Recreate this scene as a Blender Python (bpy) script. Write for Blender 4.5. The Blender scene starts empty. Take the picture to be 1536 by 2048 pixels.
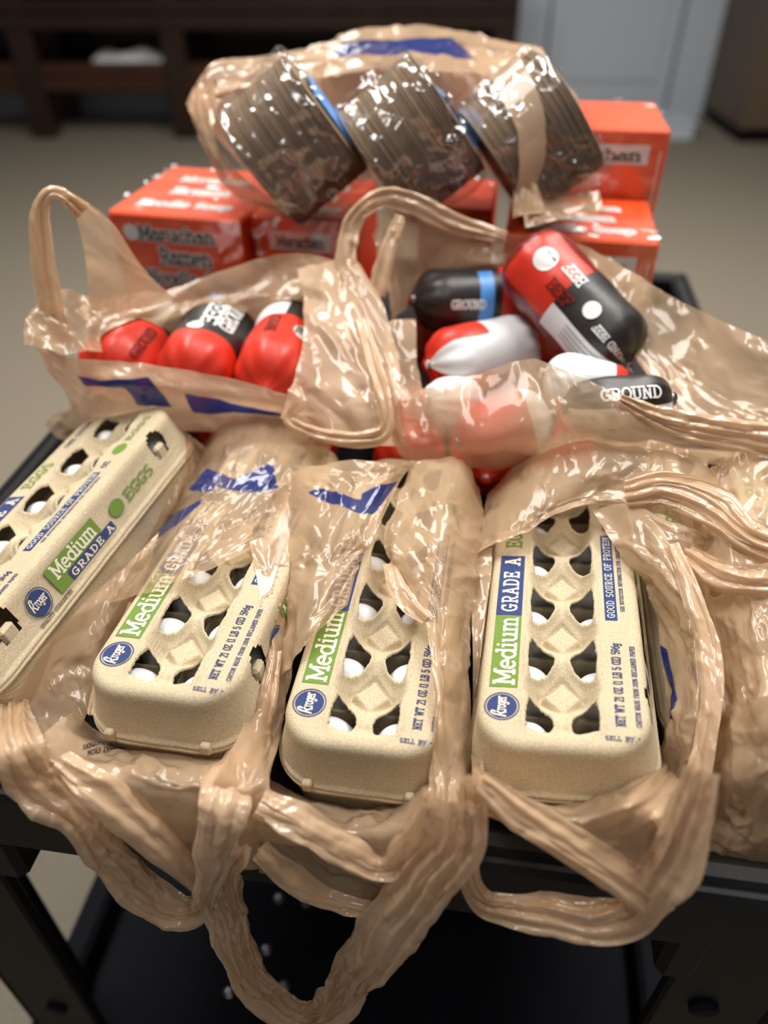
import bpy, math
import numpy as np
from mathutils import Vector, Matrix, Euler

# ------------------------------------------------------------------ camera
# Layout frame: centimetres, origin at the lens, +y away, +z up; the floor is at z = -123.
PITCH, FPX, CAMH = 39.0, 1550.0, 123.0
sc = bpy.context.scene
col = sc.collection
_p = math.radians(PITCH)
cam_d = bpy.data.cameras.new('camera')
cam = bpy.data.objects.new('camera', cam_d)
col.objects.link(cam)
cam.location = (0, 0, CAMH / 100)
cam.rotation_euler = (math.radians(90 - PITCH), 0, 0)
cam_d.sensor_fit = 'VERTICAL'
cam_d.sensor_height = 36.0
cam_d.lens = FPX * 36.0 / 2048.0
cam_d.clip_start = 0.01
cam_d.dof.use_dof = True
cam_d.dof.focus_distance = 0.49
cam_d.dof.aperture_fstop = 3.0
sc.camera = cam

# ------------------------------------------------------------------ light
world = bpy.data.worlds.new('room_air')
sc.world = world
world.use_nodes = True
bg = world.node_tree.nodes['Background']
bg.inputs[0].default_value = (0.97, 0.98, 1.0, 1)
bg.inputs[1].default_value = 0.10


def area(name, loc, size, power, colr=(1, .96, .9), rot=(0, 0, 0)):
    l = bpy.data.lights.new(name, 'AREA')
    l.shape = 'RECTANGLE'
    l.size, l.size_y = size
    l.energy = power
    l.color = colr
    o = bpy.data.objects.new(name, l)
    o.location = loc
    o.rotation_euler = rot
    col.objects.link(o)


for lx, ly, pw in ((-0.7, 0.95, 38), (0.75, 0.95, 38), (-0.8, 2.6, 34), (1.1, 2.6, 42), (0.25, -0.55, 6.0)):
    area('ceiling_light_offscreen', (lx, ly, 2.60), (0.6, 1.2) if ly > 0 else (.3, .6), pw)
# keep the many film layers affordable
cy_ = sc.cycles
cy_.max_bounces = 5
cy_.diffuse_bounces = 3
cy_.glossy_bounces = 2
cy_.transmission_bounces = 3
cy_.transparent_max_bounces = 7
cy_.caustics_reflective = False
cy_.caustics_refractive = False
vs = sc.view_settings
vs.view_transform = 'Standard'
vs.look = 'None'
vs.gamma = 1
vs.use_curve_mapping = False
vs.exposure = 0.0

# ------------------------------------------------------------------ projection of photo pixels
FW = np.array([0, math.cos(_p), -math.sin(_p)])
UP = np.array([0, math.sin(_p), math.cos(_p)])
RIM_A = np.array([-22.6, 25.6])
RIM_N = np.array([-0.129, -0.9916])       # outward from the front rim of the cart


def S(px, py, c):
    """pixel -> point. c < 0: on the level z = c; 0 <= c < 40: c cm in front of the cart's front rim;
    c >= 40: on the upright plane y = c."""
    d = FW * FPX + np.array([1., 0, 0]) * (px - 768) - UP * (py - 1024)
    if c < 0:
        k = c / d[2]
    elif c < 40:
        k = (c + RIM_A @ RIM_N) / (d[:2] @ RIM_N)
    else:
        k = c / d[1]
    return d * k


def W(p):
    p = np.asarray(p, float)
    return p * 0.01 + np.array([0, 0, CAMH / 100])


# ------------------------------------------------------------------ materials
def mat(name):
    m = bpy.data.materials.new(name)
    m.use_nodes = True
    return m, m.node_tree.nodes, m.node_tree.links, m.node_tree.nodes['Principled BSDF']


def lin(c):
    return tuple(((v / 12.92) if v <= .04045 else ((v + .055) / 1.055) ** 2.4) for v in [x / 255 for x in c])


def plain(name, rgb, rough=.5, spec=.5, noise=0, scale=40, bump=0, bscale=200, metal=0):
    m, N, L, b = mat(name)
    c = lin(rgb) + (1,)
    b.inputs['Base Color'].default_value = c
    b.inputs['Roughness'].default_value = rough
    b.inputs['Specular IOR Level'].default_value = spec
    b.inputs['Metallic'].default_value = metal
    tc = N.new('ShaderNodeTexCoord')
    if noise:
        n = N.new('ShaderNodeTexNoise')
        n.inputs['Scale'].default_value = scale
        n.inputs['Detail'].default_value = 6
        L.new(tc.outputs['Object'], n.inputs['Vector'])
        r = N.new('ShaderNodeMapRange')
        r.inputs[1].default_value = .25
        r.inputs[2].default_value = .75
        r.inputs[3].default_value = 1 - noise
        r.inputs[4].default_value = 1 + noise
        L.new(n.outputs['Fac'], r.inputs[0])
        mx = N.new('ShaderNodeMix')
        mx.data_type = 'RGBA'
        mx.blend_type = 'MULTIPLY'
        mx.inputs[0].default_value = 1
        mx.inputs[6].default_value = c
        L.new(r.outputs[0], mx.inputs[7])
        L.new(mx.outputs[2], b.inputs['Base Color'])
    if bump:
        n2 = N.new('ShaderNodeTexNoise')
        n2.inputs['Scale'].default_value = bscale
        n2.inputs['Detail'].default_value = 4
        L.new(tc.outputs['Object'], n2.inputs['Vector'])
        bp = N.new('ShaderNodeBump')
        bp.inputs['Strength'].default_value = bump
        bp.inputs['Distance'].default_value = .001
        L.new(n2.outputs['Fac'], bp.inputs['Height'])
        L.new(bp.outputs[0], b.inputs['Normal'])
    return m


def film_mat(name, rgb, opac, ink=None, rough=.42, trans=.38):
    """thin crinkled plastic film; vertex attribute 'ink' > 0 is printed area"""
    m, N, L, b = mat(name)
    out = N['Material Output']
    b.inputs['Roughness'].default_value = rough
    b.inputs['Specular IOR Level'].default_value = .3
    b.inputs['Coat Weight'].default_value = 1
    b.inputs['Coat Roughness'].default_value = .075
    b.inputs['Coat IOR'].default_value = 1.66
    tl = N.new('ShaderNodeBsdfTranslucent')
    c = lin(rgb) + (1,)
    tc = N.new('ShaderNodeTexCoord')
    mixo = N.new('ShaderNodeMixShader')
    tr = N.new('ShaderNodeBsdfTransparent')
    tr.inputs[0].default_value = (.97, .93, .88, 1)
    m2 = N.new('ShaderNodeMixShader')
    m2.inputs[0].default_value = trans
    L.new(b.outputs[0], m2.inputs[1])
    L.new(tl.outputs[0], m2.inputs[2])
    if ink:
        at = N.new('ShaderNodeAttribute')
        at.attribute_name = 'ink'
        r = N.new('ShaderNodeMapRange')
        r.inputs[1].default_value = -1.5
        r.inputs[2].default_value = 1.5
        L.new(at.outputs['Fac'], r.inputs[0])
        mx = N.new('ShaderNodeMix')
        mx.data_type = 'RGBA'
        mx.inputs[6].default_value = c
        mx.inputs[7].default_value = lin(ink) + (1,)
        L.new(r.outputs[0], mx.inputs[0])
        L.new(mx.outputs[2], b.inputs['Base Color'])
        L.new(mx.outputs[2], tl.inputs[0])
        r2 = N.new('ShaderNodeMapRange')
        r2.inputs[3].default_value = opac
        r2.inputs[4].default_value = .97
        L.new(r.outputs[0], r2.inputs[0])
    else:
        b.inputs['Base Color'].default_value = c
        tl.inputs[0].default_value = c
    nv_ = N.new('ShaderNodeTexNoise')
    nv_.inputs['Scale'].default_value = 22
    nv_.inputs['Detail'].default_value = 0
    L.new(tc.outputs['Object'], nv_.inputs['Vector'])
    ov = N.new('ShaderNodeMapRange')
    ov.inputs[1].default_value = .3
    ov.inputs[2].default_value = .7
    ov.inputs[3].default_value = -.16
    ov.inputs[4].default_value = .14
    L.new(nv_.outputs['Fac'], ov.inputs[0])
    sm = N.new('ShaderNodeMath')
    sm.use_clamp = True
    L.new(ov.outputs[0], sm.inputs[0])
    if ink:
        L.new(r2.outputs[0], sm.inputs[1])
    else:
        sm.inputs[1].default_value = opac
    L.new(sm.outputs[0], mixo.inputs[0])
    L.new(tr.outputs[0], mixo.inputs[1])
    L.new(m2.outputs[0], mixo.inputs[2])
    L.new(mixo.outputs[0], out.inputs[0])
    return m


def clear_mat(name, fac, rough):
    m, N, L, b = mat(name)
    N.remove(b)
    g = N.new('ShaderNodeBsdfGlossy')
    g.inputs['Roughness'].default_value = rough
    g.inputs['Color'].default_value = (.95, .97, 1, 1)
    t = N.new('ShaderNodeBsdfTransparent')
    x = N.new('ShaderNodeMixShader')
    x.inputs[0].default_value = fac
    L.new(t.outputs[0], x.inputs[1])
    L.new(g.outputs[0], x.inputs[2])
    L.new(x.outputs[0], N['Material Output'].inputs[0])
    return m


M = {}
M['film'] = film_mat('tan_bag_film', (218, 187, 153), .74, ink=(36, 52, 128))
M['thin'] = film_mat('thin_tan_bag_film', (218, 189, 156), .55, ink=(36, 52, 128))
M['dense'] = film_mat('folded_tan_bag_film', (230, 201, 168), .86, ink=(36, 52, 128))
M['clear'] = clear_mat('clear_wrap', .15, .17)
M['black'] = plain('black_plastic', (15, 15, 16), .55, .22, .15, 30, .25, 500)
M['navy'] = plain('dark_shelf_plastic', (10, 12, 21), .8, .2, .2, 20)
M['egg'] = plain('egg_shell', (238, 240, 243), .45, .4, .02, 60, .08, 500)
M['ink_green'] = plain('green_ink', (110, 138, 62), .85, .2, .16, 900)
M['ink_blue'] = plain('blue_ink', (56, 68, 114), .85, .2, .18, 900)
M['ink_black'] = plain('black_ink', (52, 44, 48), .8, .2)
M['pale'] = plain('pale_lettering', (226, 220, 198), .85, .2, .08, 900)
M['orange'] = plain('orange_carton_print', (240, 78, 14), .45, .45, .05, 20)
M['white'] = plain('white_print', (232, 232, 230), .5, .4)
M['charcoal'] = plain('charcoal_print', (40, 38, 40), .5, .4)
M['red'] = plain('red_casing', (212, 48, 26), .42, .6, .10, 60, .2, 150)
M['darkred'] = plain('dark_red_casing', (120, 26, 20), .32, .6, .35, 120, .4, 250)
M['blackcase'] = plain('black_casing', (38, 33, 32), .42, .6, .1, 60, .2, 150)
M['whitecase'] = plain('white_casing', (228, 230, 232), .42, .6, .03, 60, .2, 150)
M['sky'] = plain('blue_label', (84, 150, 222), .4, .5)
M['clip'] = plain('metal_clip', (150, 150, 152), .3, .5, metal=1)
M['plate'] = plain('kraft_bowl', (128, 106, 84), .8, .2, .18, 60)
M['platelip'] = plain('kraft_bowl_pale', (150, 128, 104), .8, .2, .12, 60)
M['wood'] = plain('dark_wood', (44, 28, 20), .32, .5, .25, 6)
M['wood2'] = plain('red_brown_wood', (66, 38, 24), .35, .5, .25, 6)
M['paintw'] = plain('white_paint', (196, 204, 214), .5, .4)
M['wallp'] = plain('wall_paint', (188, 186, 190), .7, .3, .03, 3)
M['browncab'] = plain('brown_laminate', (98, 82, 66), .5, .4, .06, 8)
M['foam'] = plain('clear_tag', (196, 200, 206), .3, .5)


def pulp_mat():
    m, N, L, b = mat('moulded_pulp')
    tc = N.new('ShaderNodeTexCoord')
    n1 = N.new('ShaderNodeTexNoise')
    n1.inputs['Scale'].default_value = 900
    n1.inputs['Detail'].default_value = 4
    n2 = N.new('ShaderNodeTexNoise')
    n2.inputs['Scale'].default_value = 25
    n2.inputs['Detail'].default_value = 3
    L.new(tc.outputs['Object'], n1.inputs['Vector'])
    L.new(tc.outputs['Object'], n2.inputs['Vector'])
    rp = N.new('ShaderNodeValToRGB')
    rp.color_ramp.elements[0].position = .30
    rp.color_ramp.elements[1].position = .62
    rp.color_ramp.elements[0].color = lin((182, 165, 135)) + (1,)
    rp.color_ramp.elements[1].color = lin((208, 193, 164)) + (1,)
    L.new(n1.outputs['Fac'], rp.inputs[0])
    mx = N.new('ShaderNodeMix')
    mx.data_type = 'RGBA'
    mx.blend_type = 'MULTIPLY'
    r = N.new('ShaderNodeMapRange')
    r.inputs[3].default_value = .86
    r.inputs[4].default_value = 1.1
    L.new(n2.outputs['Fac'], r.inputs[0])
    mx.inputs[0].default_value = 1
    L.new(rp.outputs[0], mx.inputs[6])
    L.new(r.outputs[0], mx.inputs[7])
    L.new(mx.outputs[2], b.inputs['Base Color'])
    b.inputs['Roughness'].default_value = .9
    b.inputs['Specular IOR Level'].default_value = .15
    # screen-mesh weave left by the mould
    wv = N.new('ShaderNodeTexWave')
    wv.inputs['Scale'].default_value = 220
    wv.inputs['Distortion'].default_value = .6
    L.new(tc.outputs['Object'], wv.inputs['Vector'])
    ad = N.new('ShaderNodeMath')
    ad.operation = 'MULTIPLY_ADD'
    ad.inputs[1].default_value = .35
    L.new(wv.outputs['Fac'], ad.inputs[0])
    L.new(n1.outputs['Fac'], ad.inputs[2])
    bp = N.new('ShaderNodeBump')
    bp.inputs['Strength'].default_value = .35
    bp.inputs['Distance'].default_value = .0006
    L.new(ad.outputs[0], bp.inputs['Height'])
    L.new(bp.outputs[0], b.inputs['Normal'])
    return m


M['pulp'] = pulp_mat()


def carpet_mat():
    m, N, L, b = mat('tan_carpet')
    tc = N.new('ShaderNodeTexCoord')
    n = N.new('ShaderNodeTexNoise')
    n.inputs['Scale'].default_value = 260
    n.inputs['Detail'].default_value = 4
    L.new(tc.outputs['Object'], n.inputs['Vector'])
    rp = N.new('ShaderNodeValToRGB')
    rp.color_ramp.elements[0].position = .3
    rp.color_ramp.elements[1].position = .7
    rp.color_ramp.elements[0].color = lin((118, 108, 94)) + (1,)
    rp.color_ramp.elements[1].color = lin((152, 144, 130)) + (1,)
    L.new(n.outputs['Fac'], rp.inputs[0])
    L.new(rp.outputs[0], b.inputs['Base Color'])
    b.inputs['Roughness'].default_value = .95
    b.inputs['Specular IOR Level'].default_value = .1
    return m


M['carpet'] = carpet_mat()


# ------------------------------------------------------------------ mesh helpers
def mk(name, V, F, m, parent=None, smooth=False, attr=None):
    me = bpy.data.meshes.new(name)
    V = np.asarray(V, float)
    if isinstance(F, np.ndarray):
        nf = F.shape[0]
        k = F.shape[1]
        me.vertices.add(len(V))
        me.vertices.foreach_set('co', V.ravel())
        me.loops.add(nf * k)
        me.loops.foreach_set('vertex_index', F.astype(np.int32).ravel())
        me.polygons.add(nf)
        me.polygons.foreach_set('loop_start', np.arange(nf, dtype=np.int32) * k)
        if smooth:
            me.polygons.foreach_set('use_smooth', np.ones(nf, bool))
        me.update(calc_edges=True)
    else:
        me.from_pydata([tuple(v) for v in V], [], F)
        if smooth:
            for p in me.polygons:
                p.use_smooth = True
    if attr is not None:
        a = me.attributes.new('ink', 'FLOAT', 'POINT')
        a.data.foreach_set('value', np.asarray(attr, np.float32))
    o = bpy.data.objects.new(name, me)
    col.objects.link(o)
    if isinstance(m, (list, tuple)):
        for x in m:
            me.materials.append(M[x])
    else:
        me.materials.append(M[m])
    if parent is not None:
        o.parent = parent
    return o


def tag(o, label, cat, group=None):
    o['label'] = label
    o['category'] = cat
    if group:
        o['group'] = group
    return o


def empty(name, loc, label, cat, rot=None, group=None):
    o = bpy.data.objects.new(name, None)
    col.objects.link(o)
    o.location = loc
    if rot is not None:
        o.rotation_euler = rot
    o.empty_display_size = .05
    return tag(o, label, cat, group)


class MB:
    """collects boxes etc. in centimetres (local), builds one mesh in metres"""
    def __init__(s):
        s.V, s.F = [], []

    def add(s, V, F):
        n = len(s.V)
        s.V += [tuple(v) for v in V]
        s.F += [tuple(i + n for i in f) for f in F]
        return s

    def box(s, x0, x1, y0, y1, z0, z1, R=None, c=None, bev=0):
        if bev:
            b = bev
            pts = []
            # chamfered box: 24 verts
            for sx, X in ((-1, x0), (1, x1)):
                for sy, Y in ((-1, y0), (1, y1)):
                    for sz, Z in ((-1, z0), (1, z1)):
                        pts += [(X, Y - sy * b, Z - sz * b), (X - sx * b, Y, Z - sz * b), (X - sx * b, Y - sy * b, Z)]
            def id(a, b_, c_, k):
                return ((a * 2 + b_) * 2 + c_) * 3 + k
            F = []
            F.append([id(0, 0, 0, 0), id(0, 0, 1, 0), id(0, 1, 1, 0), id(0, 1, 0, 0)])
            F.append([id(1, 0, 0, 0), id(1, 1, 0, 0), id(1, 1, 1, 0), id(1, 0, 1, 0)])
            F.append([id(0, 0, 0, 1), id(1, 0, 0, 1), id(1, 0, 1, 1), id(0, 0, 1, 1)])
            F.append([id(0, 1, 0, 1), id(0, 1, 1, 1), id(1, 1, 1, 1), id(1, 1, 0, 1)])
            F.append([id(0, 0, 0, 2), id(0, 1, 0, 2), id(1, 1, 0, 2), id(1, 0, 0, 2)])
            F.append([id(0, 0, 1, 2), id(1, 0, 1, 2), id(1, 1, 1, 2), id(0, 1, 1, 2)])
            for a in (0, 1):
                for b_ in (0, 1):
                    F.append([id(a, b_, 0, 0), id(a, b_, 1, 0), id(a, b_, 1, 1), id(a, b_, 0, 1)])
                    F.append([id(a, 0, b_, 0), id(a, 1, b_, 0), id(a, 1, b_, 2), id(a, 0, b_, 2)])
                    F.append([id(0, a, b_, 1), id(1, a, b_, 1), id(1, a, b_, 2), id(0, a, b_, 2)])
                    for c_ in (0, 1):
                        F.append([id(a, b_, c_, 0), id(a, b_, c_, 1), id(a, b_, c_, 2)])
            V = pts
        else:
            V = [(x, y, z) for x in (x0, x1) for y in (y0, y1) for z in (z0, z1)]
            F = [(0, 1, 3, 2), (4, 6, 7, 5), (0, 4, 5, 1), (2, 3, 7, 6), (0, 2, 6, 4), (1, 5, 7, 3)]
        if R is not None:
            V = [np.asarray(R) @ np.asarray(v) + (np.asarray(c) if c is not None else 0) for v in V]
        return s.add(V, F)

    def tube(s, pts, rad, n=12, cap=True):
        pts = [np.asarray(p, float) for p in pts]
        if np.isscalar(rad):
            rad = [rad] * len(pts)
        V, F = [], []
        for i, p in enumerate(pts):
            t = pts[min(i + 1, len(pts) - 1)] - pts[max(i - 1, 0)]
            t /= np.linalg.norm(t) + 1e-9
            a = np.cross(t, (0, 0, 1) if abs(t[2]) < .9 else (1, 0, 0))
            a /= np.linalg.norm(a)
            b = np.cross(t, a)
            for k in range(n):
                th = 2 * math.pi * k / n
                V.append(p + rad[i] * (math.cos(th) * a + math.sin(th) * b))
        for i in range(len(pts) - 1):
            for k in range(n):
                F.append((i * n + k, i * n + (k + 1) % n, (i + 1) * n + (k + 1) % n, (i + 1) * n + k))
        if cap:
            F.append(tuple(range(n))[::-1])
            F.append(tuple((len(pts) - 1) * n + k for k in range(n)))
        return s.add(V, F)

    def build(s, name, m, parent=None, smooth=False, world=False):
        V = np.array(s.V) * .01
        if world:
            V = V + np.array([0, 0, CAMH / 100])
        o = mk(name, V, s.F, m, parent, smooth)
        bm_fix(o)
        return o


def bm_fix(o):
    import bmesh
    bm = bmesh.new()
    bm.from_mesh(o.data)
    bmesh.ops.recalc_face_normals(bm, faces=bm.faces)
    bm.to_mesh(o.data)
    bm.free()


# ------------------------------------------------------------------ gradient noise
_rs = np.random.RandomState(7)
_perm = np.tile(_rs.permutation(512), 3)
_ga = _rs.rand(512) * 2 * math.pi
_gx, _gy = np.cos(_ga), np.sin(_ga)


def pn(x, y, seed=0):
    x = x + seed * 17.31
    y = y + seed * 9.77
    xi = np.floor(x).astype(int)
    yi = np.floor(y).astype(int)
    fx, fy = x - xi, y - yi
    u = fx * fx * fx * (fx * (fx * 6 - 15) + 10)
    v = fy * fy * fy * (fy * (fy * 6 - 15) + 10)

    def g(ix, iy, dx, dy):
        h = _perm[_perm[ix & 511] + (iy & 511)]
        return _gx[h] * dx + _gy[h] * dy
    a = g(xi, yi, fx, fy)
    b = g(xi + 1, yi, fx - 1, fy)
    c = g(xi, yi + 1, fx, fy - 1)
    d = g(xi + 1, yi + 1, fx - 1, fy - 1)
    return (a + (b - a) * u + (c - a) * v + (a - b - c + d) * u * v) * 1.5


def ridged(x, y, seed):
    return 1 - 2.2 * np.abs(pn(x, y, seed))


def facet(x, y, seed):
    """piecewise-linear noise on a triangular lattice: flat facets meeting in straight creases"""
    x = x + seed * 7.13
    y = y + seed * 3.71
    s = (x + y) * .36602540378
    i, j = np.floor(x + s).astype(int), np.floor(y + s).astype(int)
    t = (i + j) * .2113248654
    fx, fy = x - (i - t), y - (j - t)
    u = fx + (fx + fy) * .36602540378
    v = fy + (fx + fy) * .36602540378
    up = u >= v

    def val(a, b):
        return _ga[_perm[_perm[a & 511] + (b & 511)]] / math.pi - 1
    a0 = val(i, j)
    a2 = val(i + 1, j + 1)
    a1 = np.where(up, val(i + 1, j), val(i, j + 1))
    hi, lo = np.where(up, u, v), np.where(up, v, u)
    return a0 * (1 - hi) + a1 * (hi - lo) + a2 * lo


def sstep(a, b, x):
    t = np.clip((x - a) / (b - a), 0, 1)
    return t * t * (3 - 2 * t)


def spline_matrix(n, m):
    """Catmull-Rom weights: m samples over n control points"""
    A = np.zeros((m, n))
    for k, u in enumerate(np.linspace(0, n - 1, m)):
        i = min(int(u), n - 2)
        t = u - i
        w = (-.5 * t + t * t - .5 * t ** 3, 1 - 2.5 * t * t + 1.5 * t ** 3, .5 * t + 2 * t * t - 1.5 * t ** 3, -.5 * t * t + .5 * t ** 3)
        for j, ww in zip((i - 1, i, i + 1, i + 2), w):
            if j < 0:
                A[k, 0] += 2 * ww
                A[k, min(1, n - 1)] -= ww
            elif j >= n:
                A[k, n - 1] += 2 * ww
                A[k, n - 2] -= ww
            else:
                A[k, j] += ww
    return A


def grid_faces(nu, nv):
    i = np.arange(nu - 1)[:, None] * nv + np.arange(nv - 1)[None, :]
    i = i.ravel()
    return np.stack([i, i + 1, i + nv + 1, i + nv], 1)


def grid_normals(P):
    du = np.gradient(P, axis=0)
    dv = np.gradient(P, axis=1)
    n = np.cross(du, dv)
    return n / (np.linalg.norm(n, axis=2, keepdims=True) + 1e-9)


def poly_sd(px, py, poly):
    """signed distance (positive inside) to a polygon, in pixels"""
    P = np.array(poly, float)
    Q = np.roll(P, -1, 0)
    best = np.full(px.shape, 1e9)
    ins = np.zeros(px.shape, bool)
    for a, b in zip(P, Q):
        e = b - a
        t = np.clip(((px - a[0]) * e[0] + (py - a[1]) * e[1]) / (e @ e), 0, 1)
        best = np.minimum(best, np.hypot(px - a[0] - t * e[0], py - a[1] - t * e[1]))
        cr = ((a[1] > py) != (b[1] > py)) & (px < (b[0] - a[0]) * (py - a[1]) / (b[1] - a[1] + 1e-12) + a[0])
        ins ^= cr
    return np.where(ins, best, -best)


_seed = [0]


def crumple(P, s, t, amp, lam, ang, aniso, fine, seed, flat=.35):
    """displace a sheet (cm) with creased folds"""
    ca, sa = math.cos(ang), math.sin(ang)
    a = (ca * s + sa * t)            # along folds
    b = (-sa * s + ca * t)           # across folds
    wx = .35 * pn(s / 4.2, t / 4.2, seed + 31) * lam
    wy = .35 * pn(s / 4.2, t / 4.2, seed + 47) * lam
    f1 = facet((a + wx) / (lam * aniso), (b + wy) / lam, seed)
    c2, s2 = math.cos(.5 + seed), math.sin(.5 + seed) * .6
    a2, b2_ = a * math.cos(.45) + b * math.sin(.45), b * math.cos(.45) - a * math.sin(.45)
    f2 = facet((a2 + wx) / (lam * .75 * aniso), (b2_ + wy) / (lam * .55), seed + 5)
    mask = sstep(-.05, .5, pn(s / (lam * 1.1), t / (lam * 1.1), seed + 11))
    g1 = facet((s + .5 * wx) / 1.5, (t + .5 * wy) / 1.0, seed + 7)
    g2 = facet(s / .55, t / .5, seed + 9)
    cr = np.exp(-np.abs(pn((a + wx) / (lam * 1.8), (b + wy) / (lam * .8), seed + 13)) / .03) * sstep(-.2, .3, pn(s / 5., t / 5., seed + 15))
    d = fine * .07 * cr + amp * (f1 * .75 + f2 * .45) + fine * ((flat * .6 + (1 - flat * .6) * mask) * g1 * .27 + g2 * .085 * mask)
    n = grid_normals(P)
    lat1 = fine * .08 * pn(s / 1.3, t / 1.3, seed + 21)
    du = np.gradient(P, axis=0)
    du /= np.linalg.norm(du, axis=2, keepdims=True) + 1e-9
    return P + n * d[..., None] + du * lat1[..., None]


SOLIDS = []          # functions P -> P that move film points out of a solid (layout cm)
GAP = .04


def clear_solids(P, passes=2):
    sh = P.shape
    Q = P.reshape(-1, 3).copy()
    for _ in range(passes):
        for f in SOLIDS:
            Q = f(Q)
    return Q.reshape(sh)


def box_solid(org, R_, lo, hi, skip_bottom=True):
    """R_ columns are the local axes; exits through the nearest face, never the bottom one"""
    org, R_, lo, hi = (np.asarray(v, float) for v in (org, R_, lo, hi))

    def f(Q):
        l = (Q - org) @ R_
        ins = np.all((l > lo - GAP) & (l < hi + GAP), axis=1)
        if not ins.any():
            return Q
        m = l[ins]
        d = np.concatenate([m - (lo - GAP), (hi + GAP) - m], 1)
        if skip_bottom:
            d[:, 2] = 1e9
        k = d.argmin(1)
        for ax in range(3):
            m[k == ax, ax] = lo[ax] - GAP
            m[k == ax + 3, ax] = hi[ax] + GAP
        Q = Q.copy()
        Q[ins] = m @ R_.T + org
        return Q
    SOLIDS.append(f)


def round_solid(a, ax, L, rad_fn, centre=None):
    """solid of revolution from a along ax; centre(d) shifts the axis; exits radially"""
    a, ax = np.asarray(a, float), np.asarray(ax, float)

    def f(Q):
        v = Q - a
        d = v @ ax
        ok = (d > 0) & (d < L)
        if not ok.any():
            return Q
        w = v[ok] - d[ok, None] * ax
        c = centre(d[ok]) if centre is not None else 0 * w
        w = w - c
        r = np.linalg.norm(w, axis=1)
        R1 = rad_fn(d[ok]) + GAP
        hit = r < R1
        if not hit.any():
            return Q
        Q = Q.copy()
        idx = np.where(ok)[0][hit]
        Q[idx] += w[hit] * (R1[hit] / np.maximum(r[hit], 1e-3) - 1)[:, None]
        return Q
    SOLIDS.append(f)


PATCH = {}


def patch(name, parent, rows, step=.115, amp=.35, lam=3.0, ang=0., aniso=2.5, fine=1., ink=None, m='film', key=None, flat=.35):
    """film sheet through rows of (pixel x, pixel y, code) control points"""
    _seed[0] += 3
    C = np.array([[S(*p) for p in r] for r in rows])
    PX = np.array([[p[:2] for p in r] for r in rows], float)
    lu = np.linalg.norm(np.diff(C, axis=0), axis=2).sum(0).mean()
    lv = np.linalg.norm(np.diff(C, axis=1), axis=2).sum(1).mean()
    nu = int(np.clip(lu / step, 12, 220))
    nv = int(np.clip(lv / step, 12, 260))
    A, B = spline_matrix(C.shape[0], nu), spline_matrix(C.shape[1], nv)
    P = np.einsum('ai,ijk,bj->abk', A, C, B)
    Q = np.einsum('ai,ijk,bj->abk', A, PX, B)
    s = np.linspace(0, lu, nu)[:, None] + np.zeros((1, nv))
    t = np.linspace(0, lv, nv)[None, :] + np.zeros((nu, 1))
    P = clear_solids(crumple(P, s, t, amp, lam, ang, aniso, fine, _seed[0], flat))
    att = np.full(nu * nv, -5.)
    if ink:
        sd = np.full((nu, nv), -1e9)
        for pl in ink:
            sd = np.maximum(sd, poly_sd(Q[..., 0], Q[..., 1], pl))
        att = np.clip(sd, -5, 5).ravel()
    o = mk(name, W(P.reshape(-1, 3)), grid_faces(nu, nv), m, None, True, att)
    o.parent = parent
    o.matrix_parent_inverse = parent_inv(parent)
    if key:
        PATCH[key] = P
    return o


def parent_inv(p):
    return (Matrix.Translation(p.location) @ p.rotation_euler.to_matrix().to_4x4()).inverted()


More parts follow.
